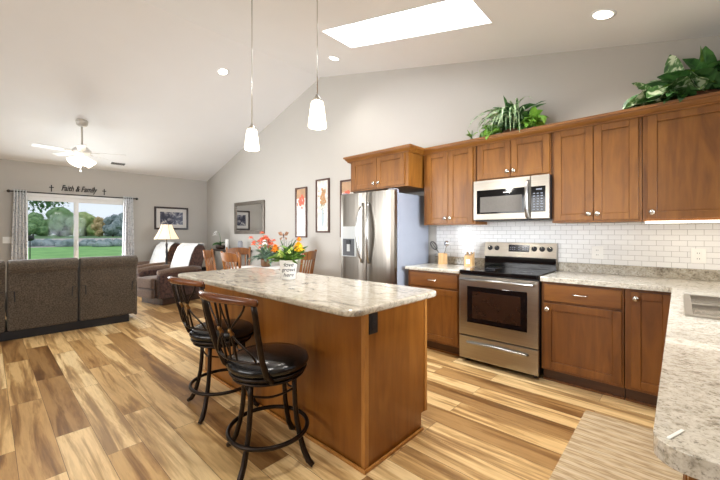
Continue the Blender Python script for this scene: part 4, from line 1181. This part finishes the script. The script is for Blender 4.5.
# console table against the back wall with orchid and candles
t = thing('console_table', 'narrow dark console table against the wall below the mirror', 'table', (-7.35, -0.2, 0))
obj('tabletop', B(-8.0, -6.75, -0.37, -0.02, 0.88, 0.92), M['darkwood'], t, bevel=0.004)
for x in (-7.96, -6.83):
    for y in (-0.34, -0.09): obj('leg', B(x, x + .04, y, y + .04, 0, 0.88), M['darkwood'], t, bevel=0.003)
ox, oy = -7.83, -0.2
t = thing('orchid', 'white orchid in a low dark pot on the console table', 'plant', (ox, oy, 0.92))
obj('pot', lathe(BM(), [(0.08, 0), (0.11, 0.03), (0.115, 0.085), (0.10, 0.085), (0.03, 0.08)], (ox, oy, 0.92), 20), M['darkwood'], t, smooth=True)
obj('leaves', foliage(8, (ox, oy), .02, 1.0, (.14, .2), (.05, .06), (0.5, 1.1), (1.0, 1.8), M['leafd']), M['leafd'], t)
obj('stem', tube(BM(), [(ox, oy, 1.0), (ox + .02, oy - .02, 1.18), (ox - .02, oy - .03, 1.3), (ox - .1, oy - .05, 1.32)], .005, 6), M['leafd'], t, smooth=True)
for (dx, dz) in ((-.14, 1.29), (-.09, 1.32), (-.11, 1.25), (-.17, 1.25)): flower(t, 'bloom', (ox + dx, oy - .07, dz), .055, M['orchid'], 1, 5)
tag(obj('pillar_candle', lathe(BM(), [(0.033, 0), (0.036, 0.004), (0.036, 0.22), (0.03, 0.226), (0.01, 0.222)], (-7.52, -0.2, 0.92), 20), M['wax'], smooth=True), 'tall white pillar candle on the console table beside the orchid', 'candle')
tag(obj('grey_jar', lathe(BM(), [(0.05, 0), (0.052, 0.01), (0.052, 0.16), (0.04, 0.2), (0.012, 0.205)], (-6.92, -0.2, 0.92), 20), M['greyjar'], smooth=True), 'grey rounded jar on the console table under the mirror', 'jar')
t = thing('storage_ottoman', 'dark low storage ottoman in the corner behind the recliners', 'ottoman', (-8.35, -0.4, 0))
obj('box', B(-8.75, -7.98, -0.62, -0.42, 0.0, 0.44), M['darkwood'], t, bevel=0.01); obj('lid', B(-8.76, -7.97, -0.63, -0.41, 0.44, 0.51), M['leather'], t, bevel=0.02, seg=3)


# ------------------------------------------------------------------ pictures and mirror
def frame_y(name, label, cat, x0, x1, z0, z1, w, fm, inner, matw=0.0, group=None, d=0.03):
    t = thing(name, label, cat, ((x0 + x1) / 2, -d / 2, z0), 0, group)
    bm = BM(); box(bm, x0, x0 + w, -d, -0.001, z0, z1); box(bm, x1 - w, x1, -d, -0.001, z0, z1); box(bm, x0 + w, x1 - w, -d, -0.001, z0, z0 + w); box(bm, x0 + w, x1 - w, -d, -0.001, z1 - w, z1)
    obj('frame', bm, fm, t, bevel=0.004)
    obj('glass' if cat == 'mirror' else 'print', B(x0 + w, x1 - w, -0.012, -0.004, z0 + w, z1 - w), inner, t)
    return t


frame_y('wall_mirror', 'wide pewter-framed mirror on the wall above the console table', 'mirror', -7.52, -6.27, 1.268, 1.975, 0.075, M['mframe'], M['mirror'])


def art(x0, x1, z0, z1, label, kind):
    t = frame_y('framed_art', label, 'picture', x0, x1, z0, z1, 0.028, M['aframe'], M['print'], group='tall narrow flower pictures')
    xm = (x0 + x1) / 2; w = x1 - x0; h = z1 - z0
    def blobs(n, bx, bz, sx_, sz_, r, m_, name):
        all_ = BM()
        for i in range(n):
            bm = BM()
            x = random.gauss(bx, sx_); z = random.gauss(bz, sz_); x = min(max(x, x0 + .06), x1 - .06); z = min(max(z, z0 + .06), z1 - .05); rr = r * random.uniform(.6, 1.3)
            rr = min(rr, .03); y_ = -0.0122 - 0.00005 * i
            bm.faces.new([bm.verts.new((x + rr * math.cos(k * PI / 4) * (1 + .3 * (k % 2)), y_, z + rr * math.sin(k * PI / 4) * (1 + .3 * (k % 2)))) for k in range(8)])
            me = bpy.data.meshes.new('blot'); bm.to_mesh(me); bm.free(); all_.from_mesh(me); bpy.data.meshes.remove(me)
        obj(name, all_, m_, t)
    def vase(zb, zt, wv, m_):
        bm = BM(); pts = [(xm - wv * .5, zb), (xm + wv * .5, zb), (xm + wv * .9, zb + (zt - zb) * .45), (xm + wv * .5, zt), (xm - wv * .5, zt), (xm - wv * .9, zb + (zt - zb) * .45)]
        bm.faces.new([bm.verts.new((p[0], -0.0121, p[1])) for p in pts]); obj('painted_vase', bm, m_, t)
    if kind == 0:
        bm = BM(); quad(bm, (x0 + .03, -.01205, z1 - .2), (x1 - .03, -.01205, z1 - .2), (x1 - .03, -.01205, z1 - .03), (x0 + .03, -.01205, z1 - .03)); obj('painted_band', bm, plain('ochre_print', (176, 140, 106), .4, var=.15), t)
        blobs(26, xm, z0 + h * .71, w * .15, h * .05, .024, plain('red_print', (204, 96, 72), .4, var=.2, scale=30), 'painted_flowers'); vase(z0 + h * .08, z0 + h * .3, .035, plain('grey_print', (196, 194, 194), .4))
    else:
        blobs(36, xm, z0 + h * .66, w * .11, h * .075, .022, plain('ochre_flower_print', (176, 130, 84), .4, var=.3, scale=40), 'painted_flowers'); blobs(22, xm, z0 + h * .56, w * .1, h * .1, .014, plain('sage_print', (142, 146, 118), .4, var=.2), 'painted_leaves')
        blobs(1, xm, z0 + h * .5, 0.001, 0.001, .006, plain('stem_print', (150, 150, 120), .4), 'painted_stem')
        vase(z0 + h * .12, z0 + h * .45, .042, plain('blue_vase_print', (168, 182, 188), .4, var=.1))


art(-5.215, -4.882, 1.208, 2.118, 'tall narrow picture of red flowers, nearest the mirror', 0)
art(-4.628, -4.286, 1.297, 2.21, 'tall narrow picture of ochre flowers in a blue vase, middle of three', 1)
art(-4.02, -3.69, 1.22, 2.135, 'tall narrow picture partly hidden behind the refrigerator', 0)
# landscape picture on the left wall
y0, y1, z0, z1 = -1.235, -0.475, 1.372, 1.913; w = 0.042; X = XL
t = thing('framed_picture', 'dark-framed wintry village picture with wide mat on the wall behind the lamp', 'picture', (X, (y0 + y1) / 2, z0))
bm = BM(); box(bm, X + .001, X + .03, y0, y0 + w, z0, z1); box(bm, X + .001, X + .03, y1 - w, y1, z0, z1); box(bm, X + .001, X + .03, y0 + w, y1 - w, z0, z0 + w); box(bm, X + .001, X + .03, y0 + w, y1 - w, z1 - w, z1); obj('frame', bm, M['pframe'], t, bevel=0.004)
obj('mat_board', B(X + .003, X + .012, y0 + w, y1 - w, z0 + w, z1 - w), M['mat'], t)
obj('print', B(X + .012, X + .0135, y0 + .125, y1 - .125, z0 + .12, z1 - .12), M['night'], t)

# ------------------------------------------------------------------ patio door dressing
t = thing('curtain_rod', 'dark metal curtain rod with ball finials above the patio door', 'curtain rod', (XL + 0.08, -2.6, 2.04))
xr = XL + 0.085; zr = 2.055
obj('rod', tube(BM(), [(xr, -3.60, zr), (xr, -1.63, zr)], 0.011, 10), M['iron'], t, smooth=True)
for y in (-3.625, -1.605): obj('finial', sphere(BM(), (xr, y, zr), 0.028), M['iron'], t, smooth=True)
for y in (-3.585, -1.645): obj('bracket', tube(BM(), [(XL + .002, y, zr), (xr, y, zr)], 0.008, 8), M['iron'], t, smooth=True)


def curtain(label, yt0, yt1, yb0, yb1):
    n = 48; rows = []; bm = BM(); nz = 14
    for j in range(nz + 1):
        v = j / nz; z = 2.09 - (2.09 - 0.02) * v; row = []
        for i in range(n + 1):
            u = i / n; y = (yt0 + (yt1 - yt0) * u) * (1 - v) + (yb0 + (yb1 - yb0) * u) * v
            row.append(bm.verts.new((xr + (0.026 + .012 * v) * math.sin(u * 2 * PI * 4.5) , y, z)))
        rows.append(row)
    for A, C in zip(rows[:-1], rows[1:]):
        for i in range(n): bm.faces.new((A[i], A[i + 1], C[i + 1], C[i]))
    t = thing('curtain', label, 'curtain', (xr, (yb0 + yb1) / 2, 0.02), 0, 'curtains at the patio door')
    obj('panel', bm, M['curtain'], t, smooth=True, solid=0.003)
    bm = BM()
    for k in range(4): tube(bm, [(xr + .0165 * math.cos(a * PI / 4), yt0 + (yt1 - yt0) * (k + .5) / 4.5, zr + .0165 * math.sin(a * PI / 4)) for a in range(8)], .004, 5, True)
    obj('grommets', bm, M['iron'], t)


curtain('grey patterned white curtain at the left side of the patio door', -3.56, -3.39, -3.62, -3.36)
curtain('grey patterned white curtain at the right side of the patio door', -1.86, -1.68, -1.90, -1.64)
t = thing('light_switch', 'white light switch plate on the wall left of the patio curtain', 'switch', (XL, -3.62, 1.11))
obj('plate', B(XL + .001, XL + .007, -3.70, -3.575, 1.10, 1.22), M['outlet'], t, bevel=0.002)
bm = BM()
for k in range(2): box(bm, XL + .007, XL + .012, -3.675 + k * .05, -3.65 + k * .05, 1.135, 1.185)
obj('rocker', bm, M['outlet'], t, bevel=0.001)
# metal word art above the patio door
t = thing('wall_lettering', 'black metal script lettering with crosses on the wall above the patio door', 'wall art', (XL, -2.6, 2.1))
bm = words('Faith & Family', 0.16, 0.35, 0.014)
for v in bm.verts: v.co = Vector((XL + 0.012, -2.61 + v.co.x * 0.62, 2.135 + v.co.y))
obj('script_words', bm, M['iron'], t, solid=0.008)
for y in (-3.035, -2.19):
    bm = BM(); box(bm, XL + .004, XL + .012, y - .008, y + .008, 2.10, 2.23); box(bm, XL + .004, XL + .012, y - .035, y + .035, 2.175, 2.191); obj('cross', bm, M['iron'], t)

# ------------------------------------------------------------------ sofa (seen from behind)
SX = -5.885; sy0, sec = -4.415, 0.678
t = thing('reclining_sofa', 'brown three-section reclining sofa seen from behind, facing the patio door', 'sofa', (-6.35, -3.4, 0))
obj('base', B(SX - 0.9, SX - 0.02, sy0 + 0.02, sy0 + 3 * sec - 0.10, 0.0, 0.105), M['sofabase'], t, bevel=0.005)
pr_ = [(0.0, .105), (0.004, .35), (0.02, .62), (0.036, .815), (0.078, .84), (0.10, .88), (0.085, .935), (0.03, .962), (-.06, .962), (-.15, .935), (-.22, .85), (-.25, .55), (-.24, .105)]
for k in range(3):
    a = sy0 + k * sec + 0.008; b = sy0 + (k + 1) * sec - 0.008
    bk_ = obj('backrest', prism(BM(), [(SX + p[0], p[1]) for p in pr_], a, b, 'Y'), M['sofa'], t, bevel=0.04, seg=4)
    bm = BM()
    for (yy, s) in ((a + .03, 1), (b - .03, -1)):
        tube(bm, [(SX + .013, yy - s * .012, .585), (SX + .02, yy + s * .03, .587), (SX + .013, yy + s * .034, .46)], .0065, 5)
    obj('hinge_seam', bm, M['sofabase'], bk_)
    obj('seat_cushion', B(SX - .92, SX - .2, a, b, .2, .5), M['sofa'], t, bevel=0.05, seg=4)
    obj('footrest', B(SX - .98, SX - .91, a + .01, b - .01, .12, .46), M['sofa'], t, bevel=0.03, seg=3)
for (a, b) in ((sy0 - .19, sy0 + .004), (sy0 + 3 * sec - .004, sy0 + 3 * sec + .03)):
    obj('armrest', prism(BM(), [(SX - .95, .06), (SX - .12, .06), (SX - .12, .58), (SX - .25, .64), (SX - .9, .62), (SX - .96, .55)], a, b, 'Y'), M['sofa'], t, bevel=0.04 if a < -4 else 0.014, seg=4)


# ------------------------------------------------------------------ recliners, throws, lamp
RZ_ = math.radians(14)


def recliner(label, loc, tlabel):
    t = thing('recliner', label, 'armchair', loc, RZ_, 'wing recliners by the lamp')
    W = lambda n, bm, m, p=t, **k: obj(n, bm, m, p, world=False, **k)
    W('base', B(-.33, .33, -.40, .36, 0.0, .12), M['darkwood'], bevel=0.01)
    for s in (-1, 1):
        x0, x1 = (.25, .385) if s > 0 else (-.385, -.25)
        ar = W('armrest', prism(BM(), [(-.46, .125), (.38, .125), (.40, .45), (.34, .61), (-.40, .60), (-.47, .55), (-.48, .46)], x0, x1, 'X'), M['recl'], bevel=0.03, seg=3)
        bm = tube(BM(), [(s * .325, -.47, .575), (s * .325, -.2, .595), (s * .325, .18, .60), (s * .325, .34, .585)], [.06, .066, .066, .055], 12); W('arm_roll', bm, M['recls'], ar, smooth=True)
    W('seat_cushion', B(-.25, .25, -.47, .18, .16, .49), M['recls'], bevel=0.05, seg=4)
    bm = BM(); box(bm, -.245, .245, -.545, -.47, .30, .49); box(bm, -.245, .245, -.535, -.47, .13, .29); W('footrest', bm, M['recls'], bevel=0.035, seg=3)
    prof_ = [(.10, .35), (.15, .6), (.24, .88), (.30, 1.0), (.38, 1.06), (.48, 1.05), (.54, .97), (.50, .80), (.40, .40), (.36, .2), (.22, .2)]
    W('backrest', prism(BM(), prof_, -.28, .28, 'X'), M['recl'], bevel=0.05, seg=4)
    th = thing('throw_blanket', tlabel, 'blanket', loc, RZ_, 'white throws on the recliners')
    front = [(-.02, .515), (.06, .53), (.135, .6), (.22, .87), (.28, 1.0), (.37, 1.075), (.48, 1.066), (.51, 1.03)]
    bm = BM(); rows = []
    for i in range(17):
        u = -1 + 2 * i / 16
        rows.append([bm.verts.new((.272 * u, p[0] - .012 * math.cos(u * 9 + p[1] * 5) - .008, p[1] + .006 + .004 * math.sin(u * 7))) for p in front])
    for A, C in zip(rows[:-1], rows[1:]):
        for k in range(len(front) - 1): bm.faces.new((A[k], A[k + 1], C[k + 1], C[k]))
    obj('cloth', bm, M['throw'], th, world=False, smooth=True, solid=0.008)
    return t


recliner('brown patterned wing recliner nearer the kitchen, in front of the table lamp', (-7.14, -1.47, 0), 'white patterned throw over the nearer recliner, right of the lamp')
recliner('brown patterned wing recliner farther from the kitchen, below the framed picture', (-8.42, -1.47, 0), 'white patterned throw over the farther recliner, behind the lamp post')
lx, ly = -7.765, -1.375
t = thing('side_table', 'small round dark side table between the two recliners', 'table', (lx, ly, 0))
obj('tabletop', lathe(BM(), [(0.02, .60), (.165, .60), (.17, .61), (.165, .62), (.02, .62)], (lx, ly, 0), 28), M['darkwood'], t)
obj('column', lathe(BM(), [(.02, .02), (.025, .1), (.02, .4), (.03, .60)], (lx, ly, 0), 14), M['darkwood'], t, smooth=True); obj('base', lathe(BM(), [(.14, 0), (.14, .015), (.03, .03)], (lx, ly, 0), 24), M['darkwood'], t)
t = thing('table_lamp', 'lit table lamp with cream bell shade and dark post between the recliners', 'lamp', (lx, ly, .62))
obj('lamp_base', lathe(BM(), [(.085, .62), (.085, .635), (.03, .65), (.018, .68), (.026, .74), (.016, .80), (.022, .9), (.016, .98), (.024, 1.05), (.012, 1.10), (.012, 1.16)], (lx, ly, 0), 18), M['iron'], t, smooth=True)
bm = BM(); n = 6; rows = []
for (r_, z_) in ((.235, 1.165), (.19, 1.24), (.145, 1.33), (.115, 1.40), (.10, 1.46)):
    rows.append([bm.verts.new((lx + r_ * math.cos(2 * PI * k / 18) * (1 if k % 3 == 0 else .94), ly + r_ * math.sin(2 * PI * k / 18) * (1 if k % 3 == 0 else .94), z_)) for k in range(18)])
for A, C in zip(rows[:-1], rows[1:]):
    for k in range(18): bm.faces.new((A[k], A[(k + 1) % 18], C[(k + 1) % 18], C[k]))
ls = obj('lamp_shade', bm, M['lampshade'], t, solid=0.004)
bm = BM()
for k in range(0, 18, 3):
    a = 2 * PI * k / 18; tube(bm, [(lx + (r_ + .003) * math.cos(a), ly + (r_ + .003) * math.sin(a), z_) for (r_, z_) in ((.235, 1.165), (.19, 1.24), (.145, 1.33), (.115, 1.40), (.10, 1.46))], .004, 5)
obj('shade_piping', bm, M['shadetrim'], ls)
obj('finial', lathe(BM(), [(.006, 1.16), (.004, 1.45), (.012, 1.475), (.004, 1.5)], (lx, ly, 0), 10), M['iron'], t, smooth=True)
light('table_lamp_bulb', 'POINT', (lx, ly, 1.27), 5, (1, .8, .55), .04)

# ------------------------------------------------------------------ outdoors beyond the patio door
struct('ground_lawn', B(-48, -9.2, -40, 40, -0.5, -0.2), M['lawn'])
struct('ground_gravel', B(-118, -48, -130, 110, -0.5, -0.2), M['gravel'])
struct('ground_field', B(-320, -118, -300, 260, -0.5, -0.2), M['field'])


def vp(u, depth, z=-0.2):
    tt = (u - 360) / 345.3; ya = math.radians(42.77)
    return (depth * (-math.sin(ya) + tt * math.cos(ya)), -3.895 + depth * (math.cos(ya) + tt * math.sin(ya)), z)


def tree(label, u, depth, height, width, mat_, n=900, trunk=0.25, low=0.12, cat='tree', group='trees beyond the lawn', ls=0.5):
    if cat == 'tree': depth *= 1.3; height *= 1.25; width *= 1.3; ls *= 1.3
    b = vp(u, depth); t = thing('tree' if cat == 'tree' else 'shrub', label, cat, b, 0, group)
    if trunk: obj('trunk', tube(BM(), [b, (b[0], b[1], b[2] + height * .3), (b[0] + .2, b[1], b[2] + height * .7)], [trunk, trunk * .8, trunk * .3], 8), M['bark'], t)
    bm = BM(); H_ = height
    lobes = []
    for i in range(20):
        a = random.uniform(0, 2 * PI); v = random.uniform(.10, .86); rr = width * .5 * (1 - max(0, v - .35) ** 1.6 * 2.0) * random.uniform(.15, .8)
        lobes.append((Vector((b[0] + rr * math.cos(a), b[1] + rr * math.sin(a), b[2] + H_ * v)), width * random.uniform(.16, .27)))
    for (c, r_) in lobes:
        k0 = len(bm.verts); sphere(bm, c, r_ * .82, 2); bm.verts.ensure_lookup_table()
        for v in bm.verts[k0:]: v.co += (v.co - c) * random.uniform(-.15, .15)
    for i in range(n):
        c, r_ = random.choice(lobes); d_ = Vector((random.gauss(0, 1), random.gauss(0, 1), random.gauss(0, 1))).normalized()
        p = c + d_ * r_ * random.uniform(.8, 1.12); s = d_.orthogonal().normalized(); s = Matrix.Rotation(random.uniform(0, 6.28), 3, d_) @ s; q_ = s.cross(d_)
        k = ls * random.uniform(.5, 1.1)
        quad(bm, p - s * k * .5, p + q_ * k * .3, p + s * k * .5 + d_ * k * .2, p - q_ * k * .3)
    for f_ in bm.faces: pass
    zmin = b[2] + (0.02 if not trunk else 0.15)
    for v in bm.verts: v.co.z = max(v.co.z, zmin)
    obj('crown', bm, mat_, t)
    return t


tree('round green tree in the left pane behind the bird feeder', 33, 104, 7.6, 8, M['t1'])
tree('low green tree left of the big tree in the left pane', 43, 126, 6.2, 7, M['t1'])
tree('big round green tree filling the left pane centre', 60, 110, 9.0, 11, M['t1'])
tree('green tree behind the middle stile of the patio door', 75, 128, 7.6, 8, M['t1'])
tree('yellow-green tree in the right pane next to the door stile', 86, 112, 7.8, 8.5, M['t2'])
tree('orange-tinted tree in the middle of the right pane', 99, 103, 7.0, 4.6, M['t3'])
tree('grey-green tree at the right edge of the patio view', 113, 104, 7.4, 6.4, M['t4'])
tree('tall grey-green tree behind the right curtain edge', 124, 124, 8.5, 9, M['t4'])
for i, (u, lab) in enumerate(((32, 'dark shrub on the gravel strip, leftmost in the left pane'), (50, 'dark shrub on the gravel strip below the big tree'), (68, 'dark shrub on the gravel strip near the middle stile'), (88, 'dark shrub on the gravel strip, left in the right pane'), (106, 'dark shrub on the gravel strip, right in the right pane'), (118, 'dark shrub on the gravel strip beside the right curtain'))):
    tree(lab, u, 37.6 + (i % 2) * 1.2, 0.42, 2.4, M['t4'], 260, 0, 0.0, 'shrub', 'shrubs along the gravel', .18)
# overhanging branch of a nearer tree
t = thing('leafy_branch_tree', 'near tree whose dark leafy branch hangs into the top of the left pane', 'tree', vp(8, 17))
b = Vector(vp(8, 17)); e1 = Vector(vp(30, 16, 3.0)); e2 = Vector(vp(58, 15.5, 2.75))
obj('trunk', tube(BM(), [b, b + Vector((0, 0, 1.8)), b + Vector((.1, .1, 3.6))], [.22, .18, .1], 8), M['bark'], t)
bm = BM(); tube(bm, [b + Vector((0, 0, 2.7)), e1, (e1 + e2) / 2 + Vector((0, 0, .05)), e2], [.07, .035, .02, .01], 6); obj('branch', bm, M['bark'], t)
bm = BM()
for i in range(420):
    u = random.random() ** 1.3; p = b.lerp(e1, 1) if u < 0 else e1.lerp(e2, u)
    p = p + Vector((random.gauss(0, .35), random.gauss(0, .25), random.gauss(-.2 * (1 - u), .33 * (1 - u * .7))))
    leaf(bm, p, random.uniform(0, 6.28), random.uniform(-1, .5), random.uniform(.12, .22), .09, .5, 3)
obj('leaves', bm, M['leafd'], t)
t = thing('bird_feeder', 'black round bird feeder on a pole out on the lawn', 'bird feeder', vp(30, 14))
b = vp(30, 14); obj('pole', tube(BM(), [b, (b[0], b[1], .95)], .018, 8), M['iron'], t); obj('feeder_globe', sphere(BM(), (b[0], b[1], 1.07), .14, 2, (1, 1, .85)), M['iron'], t, smooth=True)
